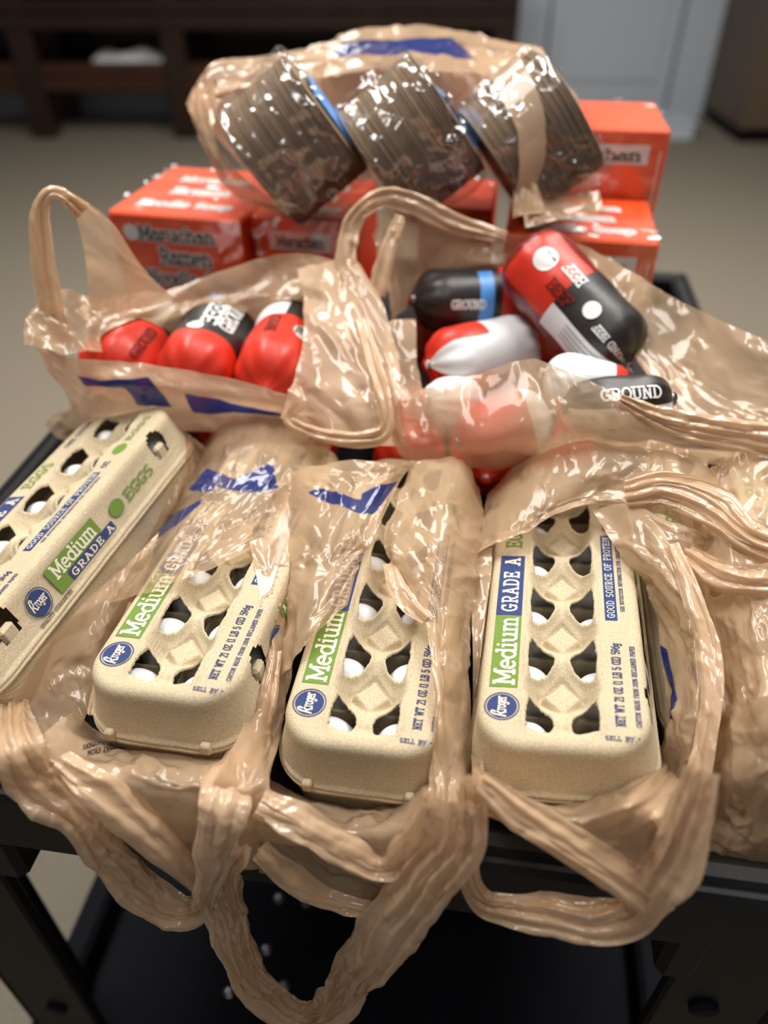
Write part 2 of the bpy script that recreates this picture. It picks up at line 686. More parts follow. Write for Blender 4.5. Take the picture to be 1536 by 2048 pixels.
def ribbon(name, parent, pts, step=.11, pleats=3, depth=.35, fine=1., m='dense', curl=.5, ink=None):
    """gathered strap of film along (pixel x, pixel y, code, width cm)"""
    _seed[0] += 3
    C = np.array([S(*p[:3]) for p in pts])
    Wd = np.array([p[3] for p in pts])
    L = np.linalg.norm(np.diff(C, axis=0), axis=1).sum()
    nu = int(np.clip(L / step, 16, 420))
    nv = int(np.clip(Wd.mean() * 1.6 / step, 18, 70))
    A = spline_matrix(len(pts), nu)
    c = A @ C
    w = np.maximum(A @ Wd, .25)
    T = np.gradient(c, axis=0)
    T /= np.linalg.norm(T, axis=1, keepdims=True)
    V = c / np.linalg.norm(c, axis=1, keepdims=True)
    X = np.cross(T, V)
    X /= np.linalg.norm(X, axis=1, keepdims=True)
    Nn = -np.cross(X, T)
    Nn *= np.sign((Nn * -V).sum(1))[:, None]
    Vs, Fs, off = [], [], 0
    for lay in (0, 1):
        _seed[0] += 1
        sl = np.linspace(0, L, nu)[:, None]
        q = np.linspace(-1, 1, nv)[None, :]
        ph = _seed[0] * 1.7
        wob = .5 * pn(sl / 5. + 0 * q, q * .6 + 0 * sl, _seed[0])
        pq = (q + wob * .6) * pleats * (1.35 - .35 * lay) + ph / math.pi
        tri = np.abs(pq % 2 - 1) * 2 - 1
        tri2 = np.abs((pq * 2.3 + pn(sl / 4. + 0 * q, q + 0 * sl, _seed[0] + 1)) % 2 - 1) * 2 - 1
        h = depth * (.72 * tri + .2 * tri2) * (.75 + .7 * pn(sl / 4.5 + 0 * q, q * .8 + 0 * sl + 3.3, _seed[0] + 2))
        h = h + curl * .8 * (np.sqrt(np.clip(1 - .8 * q * q, 0, 1)) - .6) * (w[:, None] * .4)
        h = h + 0 * sl
        edge = 1 + .16 * facet(sl / 2.6 + 0 * q, np.sign(q) * 2.2 + 0 * sl, _seed[0] + 8)
        P = c[:, None, :] + X[:, None, :] * ((q * (1 - .12 * lay) + .10 * lay * pn(sl / 6. + 0 * q, 0 * q + 1.5, _seed[0] + 3)) * w[:, None] * .5 * edge)[..., None] + Nn[:, None, :] * (h - .16 * lay)[..., None]
        P = crumple(P, sl + 0 * q, q * w[:, None] * .5 + 0 * sl, .15, 1.1, .12, 4.5, fine * .55, _seed[0] + 40, .4)
        P = clear_solids(P)
        Vs.append(P.reshape(-1, 3))
        Fs.append(grid_faces(nu, nv) + lay * nu * nv)
    att = np.full(2 * nu * nv, -5.)
    o = mk(name, W(np.concatenate(Vs)), np.concatenate(Fs), m, None, True, att)
    o.parent = parent
    o.matrix_parent_inverse = parent_inv(parent)
    return o


# ------------------------------------------------------------------ slab-serif stroke lettering
def el(cx, cy, rx, ry, a0, a1, n=10):
    return [(cx + rx * math.cos(math.radians(a0 + (a1 - a0) * k / n)), cy + ry * math.sin(math.radians(a0 + (a1 - a0) * k / n))) for k in range(n + 1)]


def sf(x, y=0, w=.75):
    return [(x - w, y), (x + w, y)]


G = {
    'A': (4.4, [[(.4, 0), (2.1, 6), (4, 0)], [(1, 2), (3.4, 2)], sf(.4), sf(4), [(1.3, 6), (2.2, 6)]]),
    'B': (4, [[(.8, 0), (.8, 6)], [(0, 6), (2.4, 6)] + el(2.4, 4.6, 1.2, 1.4, 90, -90) + [(.8, 3.2)], [(2.4, 3.2)] + el(2.4, 1.6, 1.5, 1.6, 90, -90) + [(0, 0)]]),
    'C': (4, [el(2.2, 3, 1.9, 3, 45, 315), [(3.6, 6), (3.6, 4.6)], [(3.6, 1.4), (3.6, .4)]]),
    'D': (4.3, [[(.8, 0), (.8, 6)], [(0, 6), (1.8, 6)] + el(1.8, 3, 2.2, 3, 90, -90, 14) + [(0, 0)]]),
    'E': (3.9, [[(.8, 0), (.8, 6)], [(0, 6), (3.5, 6), (3.5, 4.9)], [(.8, 3.1), (2.7, 3.1)], [(2.7, 3.7), (2.7, 2.5)], [(0, 0), (3.7, 0), (3.7, 1.2)]]),
    'F': (3.7, [[(.8, 0), (.8, 6)], [(0, 6), (3.5, 6), (3.5, 4.9)], [(.8, 3.1), (2.6, 3.1)], sf(.8)]),
    'G': (4.3, [el(2.2, 3, 2, 3, 45, 330), [(3.7, 6), (3.7, 4.7)], [(2.4, 2.6), (4.3, 2.6)], [(3.7, 2.6), (3.7, .2)]]),
    'H': (4.4, [[(.8, 0), (.8, 6)], [(3.6, 0), (3.6, 6)], [(.8, 3), (3.6, 3)], sf(.8), sf(3.6), sf(.8, 6), sf(3.6, 6)]),
    'I': (1.8, [[(.9, 0), (.9, 6)], sf(.9), sf(.9, 6)]),
    'K': (4.2, [[(.8, 0), (.8, 6)], [(3.6, 6), (.8, 2.6)], [(1.7, 3.6), (3.7, 0)], sf(.8), sf(3.7), sf(.8, 6), sf(3.6, 6)]),
    'L': (3.6, [[(.8, 0), (.8, 6)], sf(.8, 6), [(0, 0), (3.4, 0), (3.4, 1.5)]]),
    'M': (5.4, [[(.7, 0), (.7, 6), (2.7, 1.4), (4.7, 6), (4.7, 0)], sf(.7, 0), sf(4.7, 0), [(0, 6), (.7, 6)], [(4.7, 6), (5.4, 6)]]),
    'N': (4.6, [[(.8, 0), (.8, 6), (3.7, 0), (3.7, 6)], sf(.8), [(0, 6), (.8, 6)], sf(3.7, 6)]),
    'O': (4.3, [el(2.15, 3, 2, 3, 0, 360, 18)]),
    'P': (4, [[(.8, 0), (.8, 6)], [(0, 6), (2.3, 6)] + el(2.3, 4.3, 1.5, 1.7, 90, -90) + [(.8, 2.6)], sf(.8)]),
    'Q': (4.3, [el(2.15, 3, 2, 3, 0, 360, 18), [(2.4, 1.4), (4, -.5)]]),
    'R': (4.2, [[(.8, 0), (.8, 6)], [(0, 6), (2.2, 6)] + el(2.2, 4.4, 1.4, 1.6, 90, -90) + [(.8, 2.8)], [(2.1, 2.8), (3.6, 0), (4.2, 0)], sf(.8)]),
    'S': (3.8, [el(1.9, 4.5, 1.5, 1.5, 40, 270)[:] + el(1.9, 1.5, 1.6, 1.5, 90, -140)]),
    'T': (4.1, [[(2.05, 0), (2.05, 6)], [(.1, 4.8), (.1, 6), (4, 6), (4, 4.8)], sf(2.05)]),
    'U': (4.4, [[(.8, 6)] + [(.8, 2)] + el(2.2, 1.7, 1.4, 1.7, 180, 360) + [(3.6, 6)], sf(.8, 6), sf(3.6, 6)]),
    'W': (6, [[(.5, 6), (1.7, 0), (3, 5.4), (4.3, 0), (5.5, 6)], sf(.5, 6), sf(5.5, 6)]),
    'Y': (4.2, [[(.4, 6), (2.1, 2.8), (3.8, 6)], [(2.1, 2.8), (2.1, 0)], sf(2.1), sf(.4, 6), sf(3.8, 6)]),
    'Z': (3.8, [[(.2, 4.9), (.2, 6), (3.5, 6), (.2, 0), (3.6, 0), (3.6, 1.2)]]),
    '0': (3.8, [el(1.9, 3, 1.7, 3, 0, 360, 16)]),
    '1': (2.4, [[(.2, 5), (1.2, 6), (1.2, 0)], sf(1.2)]),
    '2': (3.7, [el(1.8, 4.4, 1.5, 1.6, 160, -30) + [(.2, 0), (3.5, 0)]]),
    '5': (3.7, [[(3.3, 6), (.6, 6), (.5, 3.4)] + el(1.8, 1.9, 1.6, 1.9, 120, -150)]),
    '6': (3.7, [[(3, 6)] + el(1.9, 2, 1.6, 2, 150, -210, 16)]),
    '9': (3.7, [[(.8, 0)] + el(1.8, 4, 1.6, 2, -30, -390, 16)]),
    '8': (3.7, [el(1.85, 4.5, 1.3, 1.5, 0, 360, 12), el(1.85, 1.5, 1.6, 1.5, 0, 360, 12)]),
    '(': (2, [el(2.4, 3, 1.8, 3.8, 120, 240)]),
    ')': (2, [el(-.4, 3, 1.8, 3.8, 60, -60)]),
    '%': (5, [el(1.2, 4.6, 1, 1.3, 0, 360), el(3.8, 1.4, 1, 1.3, 0, 360), [(4, 6), (1, 0)]]),
    ',': (1.4, [[(.8, .4), (.4, -1)]]), '.': (1.4, [[(.5, .2), (.8, .2)]]),
    'v': (2.6, [[(.2, 4.6), (1.3, 2), (2.4, 4.6), (.2, 4.6)], [(.7, 4.2), (1.9, 4.2)], [(1, 3.5), (1.6, 3.5)]]),
    'a': (3.6, [el(1.6, 1.4, 1.4, 1.4, 0, 360), [(.6, 3.9), (2, 4.1), (3, 3.2), (3, 0), (3.5, 0)]]),
    'c': (3.3, [el(1.8, 2.05, 1.6, 2.05, 45, 315)]),
    'd': (4.1, [el(1.75, 2, 1.55, 2, 0, 360, 14), [(2.6, 6), (3.3, 6), (3.3, 0), (4, 0)]]),
    'e': (3.7, [[(.3, 2.2), (3.4, 2.2)] + el(1.85, 2.05, 1.6, 2.05, 5, 310, 14)]),
    'g': (3.7, [el(1.6, 2.2, 1.4, 1.8, 0, 360, 12), [(3.6, 4), (3, 4), (3, -.6)] + el(1.7, -.5, 1.3, 1.4, 0, -150)]),
    'h': (4.1, [[(.1, 6), (.8, 6), (.8, 0)], el(2.1, 2.6, 1.3, 1.5, 180, 0) + [(3.4, 0)], sf(.8, 0, .6), sf(3.4, 0, .6)]),
    'i': (1.9, [[(.2, 4.1), (.9, 4.1), (.9, 0)], sf(.9), [(.8, 5.7), (1.0, 5.7)]]),
    'l': (1.9, [[(.2, 6), (.9, 6), (.9, 0)], sf(.9)]),
    'm': (6, [[(.1, 4.1), (.8, 4.1), (.8, 0)], el(1.95, 2.7, 1.15, 1.4, 180, 0) + [(3.1, 0)], el(4.2, 2.7, 1.1, 1.4, 180, 0) + [(5.3, 0)], sf(.8, 0, .6), sf(3.1, 0, .6), sf(5.3, 0, .6)]),
    'n': (4.1, [[(.1, 4.1), (.8, 4.1), (.8, 0)], el(2.1, 2.6, 1.3, 1.5, 180, 0) + [(3.4, 0)], sf(.8, 0, .6), sf(3.4, 0, .6)]),
    'o': (3.7, [el(1.85, 2.05, 1.6, 2.05, 0, 360, 14)]),
    'p': (4, [[(.1, 4.1), (.8, 4.1), (.8, -1.8)], el(2.2, 2, 1.5, 2.1, 0, 360, 12), sf(.8, -1.8, .6)]),
    'r': (3, [[(.1, 4.1), (.8, 4.1), (.8, 0)], el(2.2, 2.7, 1.4, 1.4, 180, 60), sf(.8, 0, .6)]),
    'u': (4.1, [[(.1, 4.1), (.7, 4.1), (.7, 1.5)] + el(1.9, 1.4, 1.2, 1.4, 180, 340) + [(3.3, 4.1)], [(2.6, 4.1), (3.3, 4.1), (3.3, 0), (4, 0)]]),
    'f': (2.6, [[(1, 0), (1, 4.8), (1.5, 5.9), (2.6, 5.8)], [(.1, 4.1), (2.2, 4.1)], sf(1, 0, .7)]),
}


def text2d(txt, h, wt=.8, gap=.9, sx=1.0):
    """list of quads (2D, cm) and total width; h = cap height"""
    k = h / 6
    x = 0
    V, F = [], []

    def seg(a, b, w):
        d = (b[0] - a[0], b[1] - a[1])
        l = math.hypot(*d) or 1e-6
        t = (d[0] / l * w * .5, d[1] / l * w * .5)
        n = (-t[1], t[0])
        i = len(V)
        V.extend([(a[0] - t[0] * .8 - n[0], a[1] - t[1] * .8 - n[1]), (b[0] + t[0] * .8 - n[0], b[1] + t[1] * .8 - n[1]),
                  (b[0] + t[0] * .8 + n[0], b[1] + t[1] * .8 + n[1]), (a[0] - t[0] * .8 + n[0], a[1] - t[1] * .8 + n[1])])
        F.append((i, i + 1, i + 2, i + 3))
    for ch in txt:
        if ch == ' ':
            x += 2.6 + gap
            continue
        wd, st = G[ch]
        for pl in st:
            for a, b in zip(pl[:-1], pl[1:]):
                seg(((x + a[0]) * k * sx, a[1] * k), ((x + b[0]) * k * sx, b[1] * k), wt * k)
        x += wd + gap
    return np.array(V), F, (x - gap) * k * sx


def place2d(V2, org, ax, ay):
    org, ax, ay = (np.asarray(v, float) for v in (org, ax, ay))
    return org + V2[:, :1] * ax + V2[:, 1:2] * ay


def disc2d(r, n=32, r0=0):
    V = [(r * math.cos(2 * math.pi * k / n), r * math.sin(2 * math.pi * k / n)) for k in range(n)]
    if r0:
        V += [(r0 * math.cos(2 * math.pi * k / n), r0 * math.sin(2 * math.pi * k / n)) for k in range(n)]
        return np.array(V), [(k, (k + 1) % n, n + (k + 1) % n, n + k) for k in range(n)]
    return np.array(V), [tuple(range(n))]


def rect2d(x0, x1, y0, y1):
    return np.array([(x0, y0), (x1, y0), (x1, y1), (x0, y1)], float), [(0, 1, 2, 3)]


# ------------------------------------------------------------------ the room
def structure(o):
    o['kind'] = 'structure'
    return o


FLOOR = -CAMH
structure(MB().box(-420, 420, -260, 600, FLOOR - 4, FLOOR).build('floor', 'carpet', world=True))
structure(MB().box(-420, 420, 585, 600, FLOOR, 150).build('wall_back', 'wallp', world=True))
structure(MB().box(-435, -420, -260, 600, FLOOR, 150).build('wall_left', 'wallp', world=True))
structure(MB().box(420, 435, -260, 600, FLOOR, 150).build('wall_right', 'wallp', world=True))
structure(MB().box(-420, 76, 582.5, 585, FLOOR, FLOOR + 13).build('baseboard_back', 'paintw', world=True))

# door in the far wall
dr = MB().box(106, 188, 577, 585, FLOOR + 2, 90).build('door_1', 'paintw', world=True)
structure(dr)
for (x0, x1, z0, z1) in ((78, 104, FLOOR, 95), (190, 214, FLOOR, 95)):
    MB().box(x0, x1, 574, 585, z0, z1, bev=1).build('door_casing', 'paintw', dr, world=True)
MB().box(114, 180, 575.6, 577, FLOOR + 22, FLOOR + 95, bev=.6).build('door_panel', 'paintw', dr, world=True)
MB().box(114, 180, 575.6, 577, FLOOR + 105, FLOOR + 200, bev=.6).build('door_panel', 'paintw', dr, world=True)
MB().tube([(176, 572, -22), (176, 566, -22)], 2.2, 12).build('door_knob', 'clip', dr, True, world=True)

# dark wooden bench against the far wall
bn = empty('wooden_bench', W((-120, 548, FLOOR)), 'long dark brown wooden bench against the far wall', 'bench')
pi = parent_inv(bn)


def wchild(mb, name, m, par, smooth=False):
    o = mb.build(name, m, None, smooth, world=True)
    o.parent = par
    o.matrix_parent_inverse = parent_inv(par)
    return o


for x in (-218, -130, 63):
    wchild(MB().box(x, x + 14, 520, 534, FLOOR, FLOOR + 92, bev=1), 'leg', 'wood', bn)
    wchild(MB().box(x, x + 14, 564, 578, FLOOR, FLOOR + 92, bev=1), 'leg', 'wood', bn)
wchild(MB().box(-340, 77, 521, 576, FLOOR + 26, FLOOR + 33, bev=1), 'lower_shelf', 'wood2', bn)
wchild(MB().box(-340, 77, 523, 527, FLOOR + 33, FLOOR + 41, bev=1), 'shelf_lip', 'wood2', bn)
wchild(MB().box(-340, 77, 572, 577, FLOOR + 33, FLOOR + 90), 'back_board', 'wood', bn)
wchild(MB().box(-340, 77, 519, 577, FLOOR + 66, FLOOR + 72, bev=1.5), 'seat', 'wood', bn)
wchild(MB().box(-340, 77, 519, 523, FLOOR + 58, FLOOR + 66, bev=1), 'apron', 'wood', bn)
wchild(MB().box(-340, 77, 560, 570, FLOOR + 72, FLOOR + 130, bev=2), 'backrest', 'wood', bn)

# low white mound with an uneven top on the bench's lower shelf
_n = 40
_u = np.linspace(-1, 1, _n)
_X, _Y = np.meshgrid(_u, _u, indexing='ij')
_h = 11 * (1 - np.abs(_X) ** 4) * (1 - np.abs(_Y) ** 4) * (1 + .25 * pn(_X * 2, _Y * 2, 3))
_P = np.stack([-155 + 28 * _X, 546 + 14 * _Y, FLOOR + 32.95 + _h + 0 * _X], 2)
tag(mk('white_mound', W(_P.reshape(-1, 3)), grid_faces(_n, _n), 'white', None, True), 'low uneven white mound on the shelf of the dark bench', 'item')

# brown cabinet beyond the door
cb = empty('cabinet', W((270, 540, FLOOR)), 'brown laminate cabinet standing beside the white door', 'cabinet')
wchild(MB().box(214, 330, 505, 573, FLOOR + 8, 60, bev=1), 'body', 'browncab', cb)
wchild(MB().box(217, 330, 512, 570, FLOOR, FLOOR + 8), 'plinth', 'black', cb)
wchild(MB().box(216, 270, 503, 505, FLOOR + 10, 58, bev=.4), 'door', 'browncab', cb)
wchild(MB().box(272, 328, 503, 505, FLOOR + 10, 58, bev=.4), 'door', 'browncab', cb)

# white plastic box by the door frame
bxw = empty('storage_box', W((172, 530, FLOOR)), 'low white box on the carpet in front of the door', 'box')
wchild(MB().box(160, 190, 515, 545, FLOOR, FLOOR + 9, bev=1), 'body', 'paintw', bxw)
wchild(MB().box(159, 191, 514, 546, FLOOR + 9, FLOOR + 11, bev=.6), 'lid', 'paintw', bxw)

# five-star base of a swivel chair standing at the side
cx, cy = 236, 418
ch = empty('swivel_chair', W((cx, cy, FLOOR)), 'black swivel chair with castered star base on the carpet', 'chair')
wchild(MB().tube([(cx, cy, FLOOR + 8), (cx, cy, FLOOR + 44)], [4, 3], 14), 'column', 'black', ch, True)
for k in range(5):
    a = math.radians(183 + 72 * k)
    e = (cx + 29 * math.cos(a), cy + 29 * math.sin(a))
    wchild(MB().tube([(cx, cy, FLOOR + 11), (e[0], e[1], FLOOR + 7)], [3.2, 2.0], 8), 'base_leg', 'black', ch, True)
    wchild(MB().tube([(e[0], e[1] - 2.2, FLOOR + 3), (e[0], e[1] + 2.2, FLOOR + 3)], 3, 14), 'caster', 'black', ch, True)
wchild(MB().box(cx - 24, cx + 24, cy - 24, cy + 24, FLOOR + 44, FLOOR + 51, bev=3), 'seat', 'black', ch)
wchild(MB().box(cx + 20, cx + 26, cy - 22, cy + 22, FLOOR + 60, FLOOR + 108, bev=2.5), 'backrest', 'black', ch)
wchild(MB().tube([(cx + 12, cy, FLOOR + 44), (cx + 25, cy, FLOOR + 52), (cx + 24, cy, FLOOR + 66)], 2, 8), 'back_strut', 'black', ch, True)

# ------------------------------------------------------------------ the cart
YAW = math.radians(-8.2)
ct = empty('utility_cart', W((-37.6, 27.5, FLOOR)), 'black plastic utility cart carrying the groceries', 'cart', Euler((0, 0, YAW)))
CW, CL = 67.0, 86.0            # tray width and length, local axes
Z0 = CAMH                      # local z of the lens level
tz = Z0 - 44.6                 # tray floor


def tray(top, floorz, skirt, names, m):
    lip = 1.6
    MB().box(1.5, CW - 1.5, 1.5, CL - 1.5, floorz - 1.2, floorz).build(names[0], m, ct)
    for (x0, x1, y0, y1) in ((0, CW, 0, 1.8), (0, CW, CL - 1.8, CL), (0, 1.8, 1.8, CL - 1.8), (CW - 1.8, CW, 1.8, CL - 1.8)):
        MB().box(x0, x1, y0, y1, floorz - skirt, top, bev=.5).build(names[1], m, ct)
    for (x0, x1, y0, y1) in ((-.7, CW + .7, -.7, .3), (-.7, CW + .7, CL - .3, CL + .7), (-.7, .3, -.7, CL + .7), (CW - .3, CW + .7, -.7, CL + .7)):
        MB().box(x0, x1, y0, y1, top - 1.3, top - .15, bev=.35).build('rolled_lip', m, ct)


tray(tz + 3.2, tz, 4.6, ('tray_floor', 'tray_rim'), 'black')
LZ = 26.0
MB().box(3, CW - 3, 3, CL - 3, LZ - 2, LZ, bev=.4).build('lower_shelf', 'navy', ct)
for (x0, x1, y0, y1) in ((0, CW, 0, 3), (0, CW, CL - 3, CL), (0, 3, 3, CL - 3), (CW - 3, CW, 3, CL - 3)):
    MB().box(x0, x1, y0, y1, LZ - 5, LZ + 4, bev=.6).build('shelf_rim', 'navy', ct)
for lx, sx in ((2.2, 1), (CW - 11.5, -1)):
    for ly, sy in ((1.0, 1), (CL - 1.0, -1)):
        # corner post: two flanges and two bosses
        m1 = MB()
        ya, yb = sorted((ly, ly + sy * 1.2))
        m1.box(lx + (0 if sx > 0 else 1.5), lx + (7.5 if sx > 0 else 9.3), ya, yb, 4, tz - 4.2, bev=.25)
        xe = lx if sx > 0 else lx + 9.3
        xa, xb = sorted((xe, xe + sx * 1.2))
        yc, yd = sorted((ly, ly + sy * 7))
        m1.box(xa, xb, yc, yd, 4, tz - 4.2, bev=.25)
        lg = m1.build('leg', 'black', ct)
        xr = lx + (8.4 if sx > 0 else 0)
        ya, yb = sorted((ly - sy * .5, ly + sy * 2.2))
        MB().box(xr - .2, xr + 2.3, ya - .4, yb, tz - 9.5, tz - .4, bev=.5).build('socket_rib', 'black', ct)
        for hz in (tz - 15, tz - 38):
            MB().tube([(lx + 4.4, ly - sy * .35, hz), (lx + 4.4, ly + sy * .1, hz)], 1.0, 14).build('bolt_head', 'navy', lg, True)
for (sx_, sy_) in ((22, 20), (25.5, 20), (22, 14), (19, 9), (25, 10.5), (40, 8)):
    MB().tube([(sx_, sy_, LZ), (sx_, sy_, LZ + .25)], [.75, .5], 12).build('shelf_screw', 'clip', ct, True)

# film may not pass through the tray
_cR = np.array([[math.cos(YAW), -math.sin(YAW), 0], [math.sin(YAW), math.cos(YAW), 0], [0, 0, 1]])
_cO = np.array([-37.6, 27.5, FLOOR])
box_solid(_cO, _cR, (1.8, 1.8, tz - 1.2), (CW - 1.8, CL - 1.8, tz))
for (x0, x1, y0, y1) in ((-.7, CW + .7, -.7, 1.8), (-.7, CW + .7, CL - 1.8, CL + .7), (-.7, 1.8, -.7, CL + .7), (CW - 1.8, CW + .7, -.7, CL + .7)):
    box_solid(_cO, _cR, (x0, y0, tz - 4.6), (x1, y1, tz + 3.2))
# ------------------------------------------------------------------ egg cartons
PITCHC = 4.75
YS = (np.arange(6) - 2.5) * PITCHC
PADS = (np.arange(5) - 2) * PITCHC


def hole_g(x, y):
    """< 0 inside a window of the lid"""
    g = np.full(np.shape(x), 9.)
    xi = np.abs(x)
    for i, yc in enumerate(YS):
        eta = y - yc
        k = (np.abs(eta) / 1.62) ** 2.0
        gi = np.maximum(.48 + 1.36 * k - xi, xi - (2.0 - .16 * k))
        if i == 0:
            gi = np.maximum(gi, -(eta + .75))
        if i == 5:
            gi = np.maximum(gi, eta - .75)
        g = np.minimum(g, gi)
    return g + .05 * pn(x * 2.3, y * 2.3, 5) + .03 * pn(x * 6, y * 6, 6)


def lid_h(x, y):
    ax = np.abs(x)
    zf = np.zeros_like(x)
    ph = 2 * math.pi * (y - PADS[0]) / PITCHC
    zf = -(1.05 + .5 * np.cos(ph))
    t = sstep(.55, 2.15, ax)
    endm = sstep(13.1, 12.2, np.abs(y))
    wide = sstep(.0, 1., (np.cos(ph) + 1) / 2)
    t2 = sstep(.75 + .25 * wide, 2.1 + .22 * wide, ax)
    z = zf * (1 - t2) * endm
    dmin = np.full(x.shape, 9.)
    for yp in PADS:
        dmin = np.minimum(dmin, ax / 1.0 + np.abs(y - yp) / .95)
    padz = -1.15
    mpad = sstep(1.28, .98, dmin)
    z = np.where(endm > .2, z * (1 - mpad) + padz * mpad, z)
    z -= .20 * np.exp(-((dmin - 1.32) / .12) ** 2) * endm
    g = hole_g(x, y)
    z += .13 * np.exp(-((g - .12) / .2) ** 2) * endm
    z += .012 * pn(x * .8, y * .8, 9) + .006 * pn(x * 4, y * 4, 10)
    return z


def rr_sd(x, y, hx, hy, r):
    qx, qy = np.abs(x) - hx + r, np.abs(y) - hy + r
    return np.hypot(np.maximum(qx, 0), np.maximum(qy, 0)) + np.minimum(np.maximum(qx, qy), 0) - r


def proj_contour(f, x, y, n=4):
    for _ in range(n):
        e = 1e-3
        v = f(x, y)
        gx = (f(x + e, y) - f(x - e, y)) / (2 * e)
        gy = (f(x, y + e) - f(x, y - e)) / (2 * e)
        q = np.clip(v / (gx * gx + gy * gy + 1e-6), -.08, .08)
        x, y = x - gx * q, y - gy * q
    return x, y


HX, HY, RC = 4.12, 13.3, 2.0
PROF_LID = [(.22, -.03), (.42, -.12), (.58, -.28), (.69, -.5), (.78, -.85), (.9, -1.3), (1.03, -1.75), (1.15, -2.2), (1.27, -2.65), (1.38, -3.1),
            (1.44, -3.3), (1.62, -3.36), (1.66, -3.5), (1.6, -3.62)]
_sq = lambda pr: [(o if o < .7 else .7 + (o - .7) * .66, z) for o, z in pr]      # wall draft
PROF_LID = _sq(PROF_LID)
PROF_BASE = _sq([(1.55, -3.62), (1.72, -3.66), (1.74, -3.86), (1.5, -3.92), (1.36, -4.1), (1.15, -5.0), (.95, -6.0), (.7, -6.9), (.4, -7.2), (-.6, -7.25)])


def make_lid_mesh():
    st = .095
    xs = np.arange(-HX - st, HX + st * 1.5, st)
    ys = np.arange(-HY - st, HY + st * 1.5, st)
    X, Y = np.meshgrid(xs, ys, indexing='ij')
    nu, nv = X.shape
    F = grid_faces(nu, nv)
    cxm = X.ravel()[F].mean(1)
    cym = Y.ravel()[F].mean(1)
    keep = (rr_sd(cxm, cym, HX, HY, RC) < 0) & (hole_g(cxm, cym) > 0)
    F = F[keep][:, ::-1]
    used = np.unique(F)
    rm = np.full(nu * nv, -1)
    rm[used] = np.arange(len(used))
    F = rm[F]
    x, y = X.ravel()[used].copy(), Y.ravel()[used].copy()
    # boundary edges
    E = {}
    for f in F.tolist():
        for a, b in zip(f, f[1:] + f[:1]):
            E[(a, b)] = 1
    bnd = [(a, b) for (a, b) in E if (b, a) not in E]
    bv = np.unique(np.array(bnd).ravel())
    sdo = rr_sd(x[bv], y[bv], HX, HY, RC)
    outer = bv[sdo > -st * 2.2]
    inner = bv[sdo <= -st * 2.2]
    x[outer], y[outer] = proj_contour(lambda a, b: rr_sd(a, b, HX, HY, RC), x[outer], y[outer], 6)
    x[inner], y[inner] = proj_contour(hole_g, x[inner], y[inner], 5)
    z = lid_h(x, y)
    V = np.stack([x, y, z], 1)
    faces = F.tolist()
    so = set(outer.tolist())
    nxt = {a: b for a, b in bnd if a in so and b in so}
    # torn lower edge round each window
    low = {}
    VV = V.tolist()
    for v in inner.tolist():
        low[v] = len(VV)
        px_, py_, pz_ = V[v]
        jx = .06 * pn(np.array(px_ * 5), np.array(py_ * 5), 3)
        VV.append((px_ + float(jx), py_ + float(jx), pz_ - .17))
    for a, b in bnd:
        if a in low and b in low:
            faces.append([b, a, low[a], low[b]])
    # outer loop in order
    start = next(iter(nxt))
    loop = [start]
    while nxt[loop[-1]] != start:
        loop.append(nxt[loop[-1]])
    lp = np.array(loop)
    return VV, faces, lp, x[lp], y[lp]


def offset_dirs(x, y):
    e = 1e-3
    gx = rr_sd(x + e, y, HX, HY, RC) - rr_sd(x - e, y, HX, HY, RC)
    gy = rr_sd(x, y + e, HX, HY, RC) - rr_sd(x, y - e, HX, HY, RC)
    n = np.hypot(gx, gy) + 1e-12
    return gx / n, gy / n


LATCH = (-9.6, 9.6)


def build_carton_meshes():
    VV, faces, lp, lx, ly = make_lid_mesh()
    # subdivide nothing: ring profile outward and down
    nx, ny = offset_dirs(lx, ly)
    # even the profile with a finer set of levels for the wall
    prof = PROF_LID
    prev = lp.tolist()
    n = len(prev)
    for j, (o, z) in enumerate(prof):
        base = len(VV)
        sag = .05 * pn(lx * .5, ly * .5 + j * .2, 12) if j > 5 else 0 * lx
        bul = (.10 * np.sin(np.clip((-z) / 3.3, 0, 1) * math.pi))
        for a, b, c, d, s_ in zip(lx, ly, nx, ny, sag + 0 * lx):
            VV.append((a + c * (o + s_ - bul), b + d * (o + s_ - bul), z))
        for k in range(n):
            k2 = (k + 1) % n
            ym = (ly[k] + ly[k2]) / 2
            xm = lx[k]
            # latch windows in the right-hand wall
            if 2 <= j <= 7 and xm > 3.9 and any(abs(ym - q) < 1.0 - .07 * abs(j - 5.) ** 2 for q in LATCH):
                continue
            faces.append([prev[k2], prev[k], base + k, base + k2])
        prev = list(range(base, base + n))
    lid_v, lid_f = np.array(VV) * .01, faces
    VB, FB = [], []
    prev = None
    for j, (o, z) in enumerate(PROF_BASE):
        base = len(VB)
        scal = .22 * np.abs(np.sin(math.pi * (ly / PITCHC))) if j >= 5 else 0 * ly
        for a, b, c, d, s_ in zip(lx, ly, nx, ny, scal):
            VB.append((a + c * (o - s_), b + d * (o - s_ * .3), z))
        if prev is not None:
            for k in range(n):
                k2 = (k + 1) % n
                FB.append([prev[k2], prev[k], base + k, base + k2])
        prev = list(range(base, base + n))
    FB.append(prev)
    return lid_v, lid_f, np.array(VB) * .01, FB


LID_V, LID_F, BAS_V, BAS_F = build_carton_meshes()


